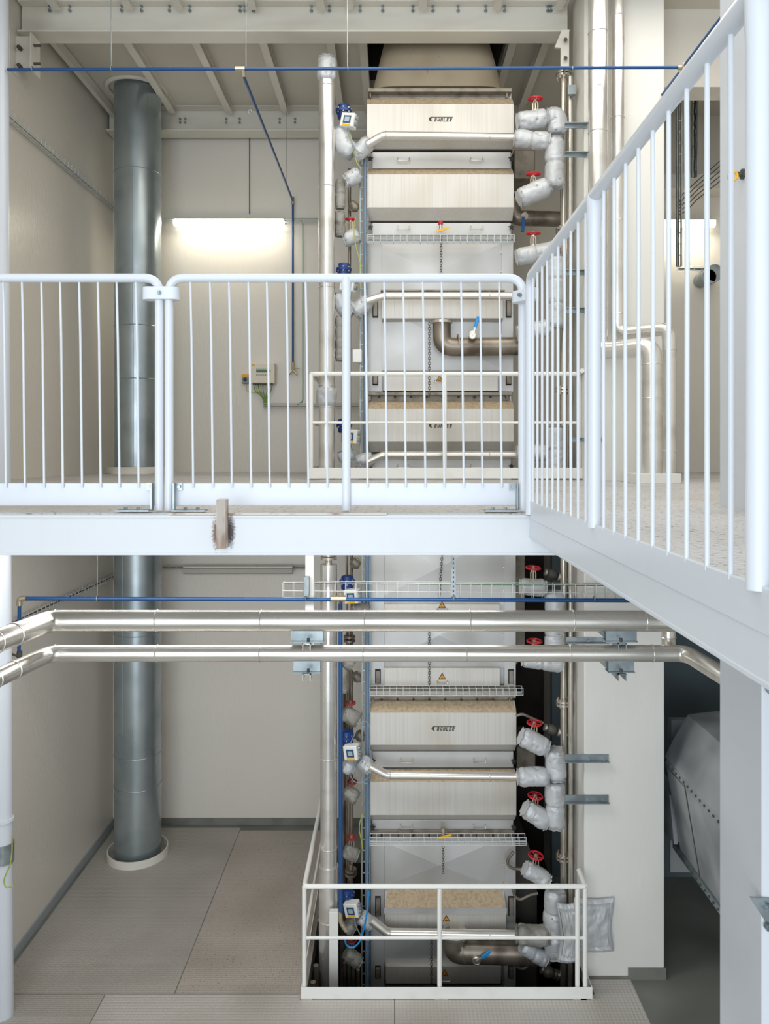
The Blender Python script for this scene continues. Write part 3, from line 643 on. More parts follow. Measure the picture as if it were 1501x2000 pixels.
# end bracket at the right of the big beam
r = thing('beam_bracket', 'bolted bracket at the right end of the big roof beam', 'bracket', P(1100, 135, 8.05))
m = MB(); m.prismY([(p.x, p.z) for p in (P(1096, 60, 8.02), P(1110, 60, 8.02), P(1110, 135, 8.02), P(1094, 135, 8.02), P(1094, 95, 8.02), P(1082, 94, 8.02))], 8.0, 8.03); m.build('plate', 'beam', r)
for py in (77, 113): 
    m = MB(); m.cyl(P(1104, py, 8.0), P(1104, py, 7.94), .02, 6); m.build('bolt', 'darkg', r)

# ================================================================== MACHINE
Y1, Y0 = 8.30, 8.40
T = thing('drying_tower', 'tall stainless steel process tower with stacked hoods in the centre', 'machine', (.53, 9.1, -1.6))
MB().box(X(726, 8.46), X(998, 8.46), 8.46, 9.9, -1.6, Z(178, 8.46)).build('casing', 'steelp', T)
def hx(py): return (716, 1003) if py < 900 else (721.5, 1008)
def logo(parent, cxp, cyp, Y):
    m = MB(); H = 9.8; W_ = 4.5; st = 1.45
    off = [0]
    def stroke(pts, x0):
        for (ax, ay), (bx, by) in zip(pts, pts[1:]):
            p = P(x0+ax+ay*.22, cyp+4.3-ay, Y-.0015); q = P(x0+bx+by*.22, cyp+4.3-by, Y-.0015)
            e = (q-p).normalized()*(st*.5*Y/F) if abs(ay-by) < .1 else (q-p).normalized()*.0
            off[0] += .00012; p.y -= off[0]; q.y -= off[0]; m.bar(p-e*.9, q+e*.9, .001, st*Y/F, Vector((-(q-p).z, 0, (q-p).x)).normalized())
    t = H-2.6; h = t-st/2; w = W_-st; o = st/2
    G = {'B': [[(o, 0), (o, t)], [(o, o), (w, o), (w+.5, h*.28), (w, h*.5), (o, h*.5+.1)], [(w, h*.5), (w+.4, h*.76), (w-.2, h), (o, h)]],
         'U': [[(o, t-1.9), (o, o+.5), (w+.4, o+.5), (w+.4, t-1.9)]], 'H': [[(o, 0), (o, t)], [(w+.4, 0), (w+.4, t)], [(o, t/2), (w+.4, t/2)]],
         'L': [[(o, t), (o, 0)], [(o, o), (w+.3, o)]], 'E': [[(o, 0), (o, t)], [(o, o), (w+.3, o)], [(o, t/2), (w-.1, t/2)], [(o, h), (w+.3, h)]],
         'R': [[(o, 0), (o, t)], [(o, h), (w-.2, h), (w+.4, h*.78), (w-.2, h*.52), (o, h*.5)], [(w-1.2, h*.5), (w+.5, 0)]]}
    for k, ch in enumerate('BUHLER'):
        for st_ in G[ch]: stroke(st_, cxp-12.5+k*5.9)
    for dx in (1.3, 3.5): m.box(X(cxp-12.5+5.9+dx+.8, Y), X(cxp-12.5+5.9+dx+2.2, Y), Y-.002, Y-.0008, Z(cyp+4.3-t+1.2, Y), Z(cyp+4.3-t, Y))
    # crescent with the long bar over the word
    q = lambda px, py: (X(px, Y), Z(py, Y))
    n = 14; out = []; inn = []
    for i in range(n+1):
        a = math.pi/2+math.pi*i/n
        out.append(q(cxp-18.2+4.6*math.cos(a)*1.0, cyp-.3-4.4*math.sin(a)))
        inn.append(q(cxp-16.0+2.2*math.cos(a), cyp+.3-3.9*math.sin(a)*.85))
    for i in range(n):
        m.add([(*(out[i][0],), Y-.002, out[i][1]), (out[i+1][0], Y-.002, out[i+1][1]), (inn[i+1][0], Y-.002, inn[i+1][1]), (inn[i][0], Y-.002, inn[i][1])], [(0, 1, 2, 3)])
    m.box(X(cxp-18.4, Y), X(cxp+24, Y), Y-.0025, Y-.0005, Z(cyp-3.4, Y), Z(cyp-4.7, Y))
    o = m.build('lettering', 'ink', parent, 'dark maker lettering', smooth=False); return o
hood_list = [(193, 203, 270, 291, 233), (330, 340, 405, 431, None), (783, 798, 863, 883, 831), (1368, 1392, 1455, 1466, 1423), (1516, 1527, 1592, 1601, None)]
for (a, b, c, d, lg) in hood_list:
    pa, pb = hx(a); xa, xb = X(pa, Y1), X(pb, Y1); za, zb, zc, zd = Z(a, Y0), Z(b, Y1), Z(c, Y1), Z(d, Y0)
    if a == 1368 or a == 1516: za = zb+.10
    h = MB().prismX([(Y0+.08, zd), (Y0, zd), (Y1, zc), (Y1, zb), (Y0-.002, za-.002), (Y0+.08, za-.002)], xa, xb).build('hood', 'steel', T, bevel=.003)
    g = MB().add([(xa, Y1-.002, zb), (xb, Y1-.002, zb), (xb-.02, Y0, za), (xa+.02, Y0, za), (xa, Y1+.01, zb-.004), (xb, Y1+.01, zb-.004), (xb-.02, Y0+.01, za-.008), (xa+.02, Y0+.01, za-.008)],
                 [(0, 1, 2, 3), (4, 7, 6, 5), (0, 4, 5, 1), (1, 5, 6, 2), (2, 6, 7, 3), (3, 7, 4, 0)]).build('hood_top', 'dusty', h, 'dust covered sloping top')
    if lg: logo(h, 860 if a < 900 else 865, lg, Y1)
def handle(parent, cx_, cz, Y, w=.125, hh=.035):
    a = cx_-w/2; b = cx_+w/2
    MB().tube(fillet([(a, Y, cz+hh/2), (a, Y-.035, cz+hh/2), (a-.004, Y-.045, cz-hh/2), (b+.004, Y-.045, cz-hh/2), (b, Y-.035, cz+hh/2), (b, Y, cz+hh/2)], .012, 3), .0055, 8).build('handle', 'stain', parent)
def knob(parent, cx_, cz, Y):
    m = MB(); m.cyl((cx_, Y, cz), (cx_, Y-.05, cz), .010, 8); pr = []
    for k in range(10): rr = .034 if k % 2 == 0 else .016; a = 2*math.pi*k/10+.3; pr.append((cx_+rr*math.cos(a), cz+rr*math.sin(a)))
    m.prismY(pr, Y-.06, Y-.04); m.build('star_knob', 'black', parent)
for (a, b) in ((297, 329), (435, 458), (899, 922), (1468, 1499), (1602, 1622)):
    o = 0 if a < 1000 else 5; Yp = 8.375
    p = MB().box(X(727+o-5*(o > 0), Yp), X(997+o, Yp), Yp, 8.46, Z(b, Yp), Z(a, Yp)).build('access_panel', 'steelp', T, bevel=.003)
    zc = Z((a+b)/2, Yp)
    for hxp in (787+o+.5, 930+o): handle(p, X(hxp, Yp), zc, Yp)
    for kx in (722+o, 996+o): knob(p, X(kx, Yp)+.005, zc, Yp)
# shadow lines next to each access panel, painted as dark strips
m = MB()
for (a, b) in ((290, 297), (430, 435), (883, 886), (1499, 1507), (1622, 1626)): m.box(X(724, 8.44), X(1000, 8.44), 8.435, 8.47, Z(b, 8.44), Z(a, 8.44))
m.build('shadow_line', 'dark', T)
# cross broken flat panels
def cross_panel(a, b, x0=720, x1=984):
    Yp = 8.42; xa, xb, za, zb = X(x0, Yp), X(x1, Yp), Z(b, Yp), Z(a, Yp); m = MB()
    c = ((xa+xb)/2, Yp-.03, (za+zb)/2)
    m.add([(xa, Yp, za), (xb, Yp, za), (xb, Yp, zb), (xa, Yp, zb), c, (xa, Yp+.05, za), (xb, Yp+.05, za), (xb, Yp+.05, zb), (xa, Yp+.05, zb)],
          [(0, 1, 4), (1, 2, 4), (2, 3, 4), (3, 0, 4), (5, 8, 7, 6), (0, 5, 6, 1), (1, 6, 7, 2), (2, 7, 8, 3), (3, 8, 5, 0)])
    p = m.build('flat_panel', 'steelp', T, smooth=False)
    s_ = MB()
    for xx in (x0+10, x1-6):
        for k in range(3):
            q = P(xx, a+(b-a)*(k+.5)/3, 8.415); s_.cyl(q, q+Vector((0, -.012, 0)), .011, 8)
    s_.build('screw', 'stain', p)
for a, b in ((474, 588), (588, 724)): cross_panel(a, b, 719, 984)
for a, b in ((1040, 1176), (1176, 1304), (1634, 1741), (1741, 1886)): cross_panel(a, b, 724, 989)
m = MB()
for (a, b, o) in ((474, 765, 0), (1040, 1362, 5), (1634, 1960, 5)):
    for (p, q) in ((719, 745), (979, 1001)): MB().box(X(p+o, 8.42), X(q+o, 8.42), 8.40, 8.47, Z(b, 8.42), Z(a, 8.42)).build('side_flange', 'steelp', T, smooth=False)
# outlet boxes
def outbox(a, b, c, d, x0, x1, prot, dust):
    Yf = 8.42-prot; xa, xb = X(x0, Yf), X(x1, Yf)
    o = MB().prismX([(8.44, Z(a, 8.42)), (Yf, Z(b, Yf)), (Yf, Z(c, Yf)), (8.44, Z(d, 8.42))], xa, xb).build('outlet_box', 'steel', T, bevel=.003)
    if dust:
        za, zb = Z(a, 8.42), Z(b, Yf)
        MB().add([(xa+.03, 8.42, za+.003), (xb-.03, 8.42, za+.003), (xb, Yf, zb+.003), (xa, Yf, zb+.003), (xa, Yf-.004, zb-.04), (xb, Yf-.004, zb-.04)], [(0, 1, 2, 3)]).build('dusty_top', 'dusty', o, 'dust covered top', smooth=False)
        MB().box(xa-.006, xb+.006, Yf-.008, Yf+.01, zb-.055, zb+.004).build('lip', 'steelp', o)
    return o
outbox(570, 585, 622, 631, 745, 982, .10, False)
outbox(1176, 1180, 1228, 1238, 750, 976, .06, False)
outbox(1737, 1774, 1817, 1827, 751, 988, .17, True)
MB().box(X(743, 8.3), X(986, 8.3), 8.32, 8.42, Z(569, 8.32), Z(566, 8.32)).build('drip_edge', 'flange', T)
# inspection doors with warning signs
def warn(parent, cxp, cyp, Y, w=15):
    h = w*.88; q = lambda dx, dy: (X(cxp+dx, Y), Z(cyp+dy, Y))
    s_ = MB().prismY([q(-w/2, h/2), q(w/2, h/2), q(0, -h/2)], Y-.004, Y).build('warning_sign', 'ink', parent, 'orange warning triangle with dark border', smooth=False)
    k = .70; m = MB().prismY([q(-w/2*k, h/2*k+.5), q(w/2*k, h/2*k+.5), q(0, -h/2*k+.9)], Y-.006, Y-.004); m.build('sign_face', 'orange', s_, smooth=False)
    m = MB(); m.box(X(cxp-2.8, Y), X(cxp+2.8, Y), Y-.0075, Y-.006, Z(cyp+4.4, Y), Z(cyp+3.3, Y))
    for dx in (-1.4, 0, 1.4): m.tube([P(cxp+dx-.3, cyp+2.6, Y-.0065), P(cxp+dx+.4, cyp+1.4, Y-.0065), P(cxp+dx-.3, cyp+.3, Y-.0065), P(cxp+dx+.2, cyp-.8, Y-.0065)], .0012, 5)
    m.build('hot_symbol', 'ink', s_, smooth=False)
for (a, b, x0, x1, wx_, wy, hy) in ((728, 764, 749, 972, 858, 739, 745), (1305, 1341, 750, 976, 863, 1320, 1331), (1887, 1921, 753, 978, 868, 1899, 1909)):
    Yd = 8.36
    d = MB().box(X(x0, Yd), X(x1, Yd), Yd, 8.43, Z(b, Yd), Z(a, Yd)).build('inspection_door', 'steel', T, bevel=.003)
    MB().box(X(x0-2, 8.38), X(x1+2, 8.38), 8.385, 8.44, Z(b+4, 8.38), Z(b, 8.38)).build('door_gap', 'dark', d)
    warn(d, wx_, wy, Yd, 15)
    handle(d, X(wx_, Yd), Z(hy, Yd), Yd, .11, .02)
warn(T, 863, 1181, 8.355); warn(T, 871, 1793, 8.248, 14)
handle(T, X(863, 8.36), Z(1190, 8.36), 8.36, .11, .02)
# latches beside doors
for (a, b) in ((586, 620), (728, 752), (1308, 1336), (1752, 1790), (1888, 1912)):
    o = 0 if a < 1000 else 5
    for xx in (727+o, 988+o):
        m = MB(); m.box(X(xx, 8.36), X(xx+11, 8.36), 8.39, 8.40, Z(b, 8.38), Z(a, 8.38)); m.build('latch_recess', 'dark', T)
        m = MB(); m.box(X(xx+1.5, 8.36), X(xx+9.5, 8.36), 8.36, 8.39, Z(b-2, 8.38), Z(a+2, 8.38)); m.build('latch_plate', 'flange', T, bevel=.002)
# flanges with bolts
for (a, b, c, o) in ((172, 179, 193, 0), (766, 772, 783, 0), (1343, 1363, 1369, 5), (1622, 1627, 1634, 5)):
    Yf = 8.34
    f = MB().box(X(718+o, Yf), X(999+o, Yf), Yf, 8.5, Z(b, Yf), Z(a, Yf)).build('flange', 'flange', T, bevel=.002)
    MB().box(X(722+o, 8.42), X(995+o, 8.42), 8.42, 8.5, Z(c, 8.42), Z(b, 8.42)).build('flange_neck', 'flange', f)
    m = MB()
    for k in range(9): q = P(740+o+31*k, b+4, 8.42); m.cyl(q, q+Vector((0, 0, .05)), .008, 6); m.cyl(q+Vector((0, -.01, -.01)), q+Vector((0, -.01, .01)), .014, 6)
    m.build('bolt', 'darkg', f)
    for xx in (722+o, 988+o):
        m = MB(); m.box(X(xx, 8.38), X(xx+2, 8.38), 8.36, 8.44, Z(c-1, 8.38), Z(b, 8.38)); m.build('gusset', 'flange', f)
# funnel: rounded rectangle to narrower top
m = MB(); n = 48; rings = []
def rrect(cx_, cy_, hx_, hy_, rad, z):
    pts = []
    for k in range(n):
        a = 2*math.pi*(k+.5)/n; c, s__ = math.cos(a), math.sin(a); e = 2/rad
        pts.append((cx_+hx_*abs(c)**e*(1 if c > 0 else -1), cy_+hy_*abs(s__)**e*(1 if s__ > 0 else -1), z))
    return pts
zf0 = Z(168, 8.4)
for t in (0, .02, .3, .65, 1.0):
    hx0 = (X(990, 8.4)-X(723, 8.4))/2; cxx = (X(990, 8.4)+X(723, 8.4))/2
    hw = hx0*(1-t)+.50*t; hd = .72*(1-t)+.50*t
    rings.append(rrect(cxx, 9.13, hw+(.012 if t == 0 else 0), hd+(.012 if t == 0 else 0), 7*(1-t)+2*t, zf0+t*1.25))
vs = [v for rg in rings for v in rg]
m.add(vs, [(i*n+k, i*n+(k+1) % n, (i+1)*n+(k+1) % n, (i+1)*n+k) for i in range(len(rings)-1) for k in range(n)]+[tuple(range(n))[::-1], tuple(range(4*n, 5*n))])
m.build('funnel', 'funnel', T, 'beige stained funnel narrowing up through the ceiling')
# side housings behind the right piping
MB().box(X(1002, 8.8), X(1043, 8.8), 8.75, 9.4, Z(352, 8.8), Z(296, 8.8)).build('side_housing', 'flange', T, bevel=.01)
MB().box(X(1007, 8.8), X(1044, 8.8), 8.75, 9.4, Z(1522, 8.8), Z(1455, 8.8)).build('side_housing', 'flange', T, bevel=.01)
MB().prismY([(p.x, p.z) for p in (P(1007, 1640, 8.7), P(1028, 1640, 8.7), P(1048, 1700, 8.7), P(1048, 1990, 8.7), P(1007, 1990, 8.7))], 8.7, 9.6).build('side_housing', 'darkg', T)
MB().prismY([(p.x, p.z) for p in (P(1005, 1040, 8.7), P(1024, 1040, 8.7), P(1024, 1280, 8.7), P(1005, 1300, 8.7))], 8.7, 9.6).build('side_housing', 'flange', T)
# deep shade right of the lower machine, painted as a dark panel
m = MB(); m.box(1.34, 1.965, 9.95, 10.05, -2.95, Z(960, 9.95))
tag(m.build('rear_shade', 'dark'), 'dark brown panel painted as deep shade behind the right valves of the lower machine', 'casing')
m = MB(); m.box(X(1000, 9.9), X(1040, 9.9), 9.9, 10.4, UP+.0, Z(355, 9.9)); 
tag(m.build('rear_duct', 'ceil'), 'pale steel duct behind the upper machine at its right side', 'duct')
# outlet pipes with ball valves
def outlet(label, pts, rad, m_, vx, vy, Y, lx, ly, group):
    r = thing('outlet_pipe', label, 'pipe', pts[-1], group)
    MB().tube(fillet(pts, rad*2.4, 10), rad, 28).build('elbow_pipe', m_, r)
    p0 = pts[0]; MB().cyl(p0+Vector((0, 0, .005)), p0-Vector((0, 0, .022)), rad*1.18, 28).build('pipe_flange', 'stain', r)
    c = P(vx, vy, Y-rad-.01); m = MB(); m.cyl(c+Vector((0, .05, 0)), c+Vector((0, -.03, 0)), .04, 16); m.ring(c+Vector((0, -.02, 0)), (0, 1, 0), .035, .012, 16, 8); m.build('sampling_valve', 'stain', r)
    e = P(lx, ly, Y-rad-.05); cc = c+Vector((0, -.04, 0)); lv = MB(); lv.bar(cc, cc.lerp(e, .45), .018, .012, Vector((0, 1, 0))); lv.build('lever_root', 'stain', r)
    lv = MB(); lv.bar(cc.lerp(e, .4), e, .034, .022, Vector((0, 1, 0))); lv.build('lever_sleeve', 'lever', r, 'bright blue lever sleeve', bevel=.006)
    q = pts[0].lerp(pts[1], 1); 
    MB().ring(P(pts_px[0], pts_px[1], Y), (1, 0, .15), rad+.003, .009, 28, 6).build('pipe_clamp', 'stain', r)
pts_px = (896, 672); outlet('large steel elbow pipe leaving the upper outlet box to the right', [P(862, 628, 8.22), P(862, 678, 8.22), P(1035, 676, 8.22)], .098, 'brown', 922, 655, 8.22, 934, 618, 'steel outlet pipes')
pts_px = (903, 1857); outlet('large steel elbow pipe behind the bottom guard rail', [P(888, 1822, 8.15), P(884, 1857, 8.15), P(1070, 1862, 8.15)], .12, 'brown', 930, 1874, 8.15, 956, 1858, 'steel outlet pipes')
r = thing('outlet_pipe', 'dark steel pipe behind the upper right valves with a hanging blue lever', 'pipe', P(1050, 440, 8.7))
MB().tube(fillet([P(1000, 400, 8.7), P(1005, 426, 8.7), P(1094, 428, 8.7)], .15), .085, 24).build('elbow_pipe', 'brown', r)
MB().cyl(P(1022, 418, 8.62), P(1024, 422, 8.52), .04, 16).build('sampling_valve', 'stain', r)
m = MB(); m.bar(P(1022, 425, 8.5), P(1020, 453, 8.5), .035, .02, Vector((0, 1, 0))); m.build('lever_sleeve', 'blue', r)
# chains
def chain(label, px, a, b, Y, px2=None):
    m = MB(); p = P(px, a, Y); q = P(px2 or px, b, Y); n_ = int((p-q).length/.026)
    for k in range(n_):
        c = p.lerp(q, (k+.5)/n_); ax = Vector((1, 0, 0)) if k % 2 else Vector((0, 1, 0)); m2 = MB().ring(c, ax, .012, .0032, 8, 5)
        m2.v = [(v[0], v[1], c.z+(v[2]-c.z)*1.5) for v in m2.v]; m.add(m2.v, m2.f)
    tag(m.build('chain', 'darkg'), label, 'chain', 'hanging chains')
chain('thin chain hanging below the small tagged valve on the upper panel', 861, 462, 536, 8.26)
chain('thin chain hanging beside the elbow pipe of the upper machine', 838, 630, 775, 8.2)
chain('thin chain hanging directly under the deck beam on the lower machine', 864, 1070, 1172, 8.33, 857)
chain('thin chain hanging behind the two long silver pipes', 838, 1236, 1345, 8.32)
chain('thin chain hanging over the centre of the crossed panel near the bottom', 865, 1652, 1706, 8.22)
chain('thin chain hanging beside the mid post of the lower guard rail', 842, 1832, 1930, 8.28)
for (cxp, cyp, lab, rd) in ((860, 443, 'small valve with red cap and yellow tag on the upper machine', 'red'), (865, 1628, 'small valve with orange tag above the crossed panel', 'brass')):
    r = thing('tagged_valve', lab, 'valve', P(cxp, cyp+12, 8.25), 'small tagged valves')
    MB().cyl(P(cxp, cyp+8, 8.25), P(cxp, cyp-4, 8.25), .018, 12).build('valve_body', 'stain', r)
    MB().cyl(P(cxp, cyp-4, 8.25), P(cxp, cyp-11, 8.25), .026, 14).build('cap', rd, r)
    MB().bar(P(cxp-8, cyp+9, 8.22), P(cxp+16, cyp+2, 8.22), .02, .01, Vector((0, 1, 0))).build('tag', 'yellow', r)

# ================================================================== INSULATION, VALVES
def puffy(pts, rad, seed, step=.009, n=40):
    path = resample(fillet(pts, rad*1.2, 6), step); m = MB(); L_ = [0]
    for a, b in zip(path, path[1:]): L_.append(L_[-1]+(b-a).length)
    tot = L_[-1]; segs = max(1, round(tot/(rad*2.4))); rs = []
    for l in L_:
        e = min(l, tot-l); q = min(1, e/(rad*.55)); endf = .66+.36*math.sin(q*math.pi/2)
        if e < rad*.10: endf = .66+.22*(1-e/(rad*.10))          # frilled opening
        if segs > 1:
            u = (l/tot*segs) % 1.0; endf *= 1-.13*math.exp(-(min(u, 1-u)*tot/segs/.016)**2) if rad*.6 < e else 1
        rs.append(rad*endf)
    m.tube(path, rs, n); vs = []; cnt = len(path); rnd = random.Random(seed)
    dim = [(rnd.uniform(.15, .85)*tot, rnd.uniform(0, 6.28)) for _ in range(7)]
    for i, v in enumerate(m.v):
        c = path[i//n]; v = Vector(v); d = v-c; l = L_[i//n]; e = min(l, tot-l); ang = 2*math.pi*(i % n)/n
        q = v*9+Vector((seed*3.1, seed, 0))
        k = 1+.10*noise.noise(q*.7)-.05*max(0, .15-abs(noise.noise(q*1.1+Vector((5, 5, 5)))))/.15+.012*noise.noise(q*4)
        k += .10*math.exp(-e/(rad*.35))*math.sin(ang*7+seed+3*noise.noise(q))       # gathers near the drawn ends
        for (dl, da) in dim:
            dd = ((l-dl)/rad)**2+(((ang-da+math.pi) % (2*math.pi)-math.pi))**2; k -= .13*math.exp(-dd/.05)
        vs.append(c+d*k)
    m.v = [tuple(v) for v in vs]; return m, path, rs
def jacket(label, px, Y, rpx, seed, name='insulation_jacket', m_='cloth', cat='insulation jacket', group='padded insulation jackets', valve=None, parent=None):
    pts = [P(a, b, Y) for a, b in px]; rad = rpx*Y/F
    low = min(pts, key=lambda q: q.z)
    root = parent or thing(name, label, cat, low-Vector((0, 0, rad)), group)
    m, path, rs = puffy(pts, rad, seed)
    b = m.build('jacket' , m_, root)
    cords = MB(); dr = (path[-1]-path[0]).normalized(); sd = dr.cross(Vector((0, 1, 0)))
    for k in range(4):
        t = (k+.5)/4; p = path[int(t*(len(path)-1))]+Vector((0, -rad*.90, 0))+sd*rad*(-.35 if seed % 2 else .35); cords.bar(p-sd*.008, p+sd*.008, .003, .005)
    cords.build('tie_cord', 'seam', b)
    return root
def wheel(root, px, py, Y, R=.072, m_='red', tilt=.0):
    c = P(px, py, Y); ax = Vector((tilt, -.12, 1)).normalized()
    m = MB(); m.ring(c, ax, R, .0095, 28, 10); a = Vector((1, 0, 0)); u = ax.cross(a).normalized(); v = ax.cross(u)
    for k in range(5):
        an = 2*math.pi*k/5+.4; m.tube([c-ax*.008, c+(u*math.cos(an)+v*math.sin(an))*R], .007, 8)
    w_ = m.build('handwheel', m_, root, 'red handwheel')
    MB().cyl(c-ax*.03, c+ax*.02, .016, 12).build('hub_nut', 'stain', w_)
    m = MB(); b = c-Vector((0, 0, .13))
    for s_ in (-1, 1): m.tube([c+Vector((.012*s_, 0, -.02)), c+Vector((.026*s_, 0, -.05)), b+Vector((.026*s_, 0, 0))], .007, 8)
    m.cyl(c, b, .007, 8); m.cyl(b+Vector((0, 0, -.01)), b+Vector((0, 0, .01)), .036, 14); m.build('yoke', 'brass', root)
RY = 8.03; n_ = [0]
def valve(label, wpos, px, rpx, Y=RY, R=.072, wm='red', m_='cloth', tilt=0):
    n_[0] += 1; r = jacket(label, px, Y, rpx, n_[0]*7, 'insulated_valve', m_, 'valve', 'insulated handwheel valves'); wheel(r, wpos[0], wpos[1], Y, R, wm, tilt); return r
# right hand side, top to bottom
valve('topmost right valve with red handwheel above a grey padded jacket', (1045, 193), [(1009, 238), (1068, 230)], 18)
jacket('big upright padded jacket bending over at the top right of the machine', [(1066, 228), (1088, 228), (1087, 264)], RY+.02, 18.5, 3)
jacket('level padded jacket on the silver pipe under the topmost right valve', [(1004, 269), (1072, 277)], RY-.02, 17, 5)
jacket('long upright padded jacket between the two upper right handwheels', [(1083, 270), (1082, 368)], RY, 19, 6)
valve('second right valve from the top with slanting jacket', (1041, 340), [(1012, 389), (1071, 363)], 19)
valve('third right valve from the top just above the gallery handrail corner', (1041, 456), [(1008, 503), (1085, 487)], 17)
jacket('upright padded jacket behind the gallery balusters, middle height', [(1086, 500), (1086, 640)], RY, 18, 9)
jacket('padded jacket slanting down behind the gallery corner post', [(1010, 652), (1072, 640)], RY, 17, 10)
jacket('upright padded jacket behind the gallery balusters near the upper floor', [(1085, 832), (1085, 924)], RY, 18, 11)
jacket('short level padded jacket at the upper floor behind the corner post', [(1008, 884), (1068, 884)], RY, 16, 12)
valve('right valve just under the deck beam with red handwheel', (1041, 1109), [(1015, 1146), (1066, 1148)], 17, tilt=.05)
jacket('upright padded jacket behind the lower blue pipe', [(1082, 1154), (1082, 1285)], RY, 18, 14)
valve('right valve whose handwheel shows between the two long silver pipes', (1043, 1252), [(1020, 1287), (1098, 1300)], 15)
valve('right valve beside the lower lettered hood with red handwheel', (1043, 1412), [(1016, 1437), (1068, 1462)], 19, tilt=.05)
jacket('upright padded jacket at the upper grey wall bar on the right', [(1082, 1462), (1086, 1522)], RY, 19, 16)
jacket('long upright padded jacket between the two grey wall bars', [(1083, 1526), (1084, 1616)], RY-.01, 19, 17)
jacket('level padded jacket on the silver pipe end at the right of the lower hoods', [(1010, 1517), (1070, 1517)], RY-.02, 18, 18)
valve('right valve below the level jacket with slanting padded body', (1045, 1554), [(1024, 1577), (1068, 1606)], 19, tilt=.08)
valve('lowest right valve with red handwheel above the bottom guard rail', (1046, 1671), [(1024, 1694), (1070, 1722)], 16, tilt=.1)
jacket('large sagging upright jacket behind the bottom guard rail at the right', [(1085, 1735), (1080, 1800), (1086, 1868)], RY, 21, 21)
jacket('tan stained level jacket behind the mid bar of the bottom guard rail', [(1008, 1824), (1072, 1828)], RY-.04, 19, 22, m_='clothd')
jacket('lowest slanting padded jacket above the ball shaped trap', [(1018, 1846), (1066, 1876)], RY, 14, 23)
# padded quilt hanging at the pier
r = thing('insulation_mat', 'flat grey quilted mat hanging on the pier behind the bottom guard rail', 'insulation mat', P(1150, 1855, 7.68))
def quilt(x0, x1, y0, y1, Y, seed, sag=3):
    m = MB(); nx, ny = 40, 34; vs = []
    for side in (0, 1):
        for j in range(ny+1):
            for i in range(nx+1):
                u, v = i/nx, j/ny; e = min(u, 1-u, v, 1-v); hem = .10
                th = .012+.028*min(1, e/hem)**.5 if e < hem else .034+.012*math.sin(math.pi*u)*math.sin(math.pi*v)
                if abs(e-hem) < .022: th *= .55
                px = x0+(x1-x0)*u+sag*math.sin(v*5+seed); py = y0+(y1-y0)*v+sag*math.sin(u*3.1)
                p = P(px, py, Y); q = noise.noise(Vector((u*6+seed, v*6, seed)))*.012+noise.noise(Vector((u*16, v*16, seed)))*.006
                vs.append((p.x, Y+(-th-q if side == 0 else .008), p.z))
    N_ = (nx+1)*(ny+1); fs = []
    for j in range(ny):
        for i in range(nx):
            a = j*(nx+1)+i; fs.append((a, a+1, a+nx+2, a+nx+1)); fs.append((N_+a, N_+a+nx+1, N_+a+nx+2, N_+a+1))
    rim = [i for i in range(nx+1)]+[j*(nx+1)+nx for j in range(1, ny+1)]+[ny*(nx+1)+i for i in range(nx-1, -1, -1)]+[j*(nx+1) for j in range(ny-1, 0, -1)]
    for a, b in zip(rim, rim[1:]+rim[:1]): fs.append((a, N_+a, N_+b, b))
    m.add(vs, fs); return m
quilt(1118, 1196, 1753, 1856, 7.72, 2).build('quilted_panel', 'cloth', r)
quilt(1090, 1130, 1762, 1876, 7.70, 5, 4).build('quilted_panel', 'cloth', r)
# right uprights
r = thing('riser_pipe', 'shiny stainless riser with flanges at the left side of the pier', 'pipe', (1.83, 8.2, -.6))
xq = X(1100, 8.2)
m = MB(); m.cyl((xq, 8.2, -1.2), (xq+.0, 8.2, Z(150, 8.2)), .036, 24); m.build('pipe_body', 'stain', r)
for py in (147, 451, 762, 1372, 1672):
    m = MB(); z = Z(py, 8.2); m.cyl((xq, 8.2, z-.028), (xq, 8.2, z-.006), .082, 24); m.cyl((xq, 8.2, z+.006), (xq, 8.2, z+.028), .082, 24)
    for k in range(8): a = 2*math.pi*k/8; m.cyl((xq+.064*math.cos(a), 8.2+.064*math.sin(a), z-.045), (xq+.064*math.cos(a), 8.2+.064*math.sin(a), z+.045), .009, 6)
    m.build('pipe_flange', 'stain', r)
r = thing('riser_pipe', 'thin stainless riser right beside the flanged riser at the pier', 'pipe', (1.9, 8.1, -.6))
MB().cyl((X(1113, 8.05), 8.05, -1.2), (X(1113, 8.05), 8.05, Z(150, 8.05)), .026, 16).build('pipe_body', 'stain', r)
MB().box(X(1106, 8), X(1122, 8), 7.95, 8.0, Z(188, 8), Z(170, 8)).build('pipe_clip', 'galv', r)
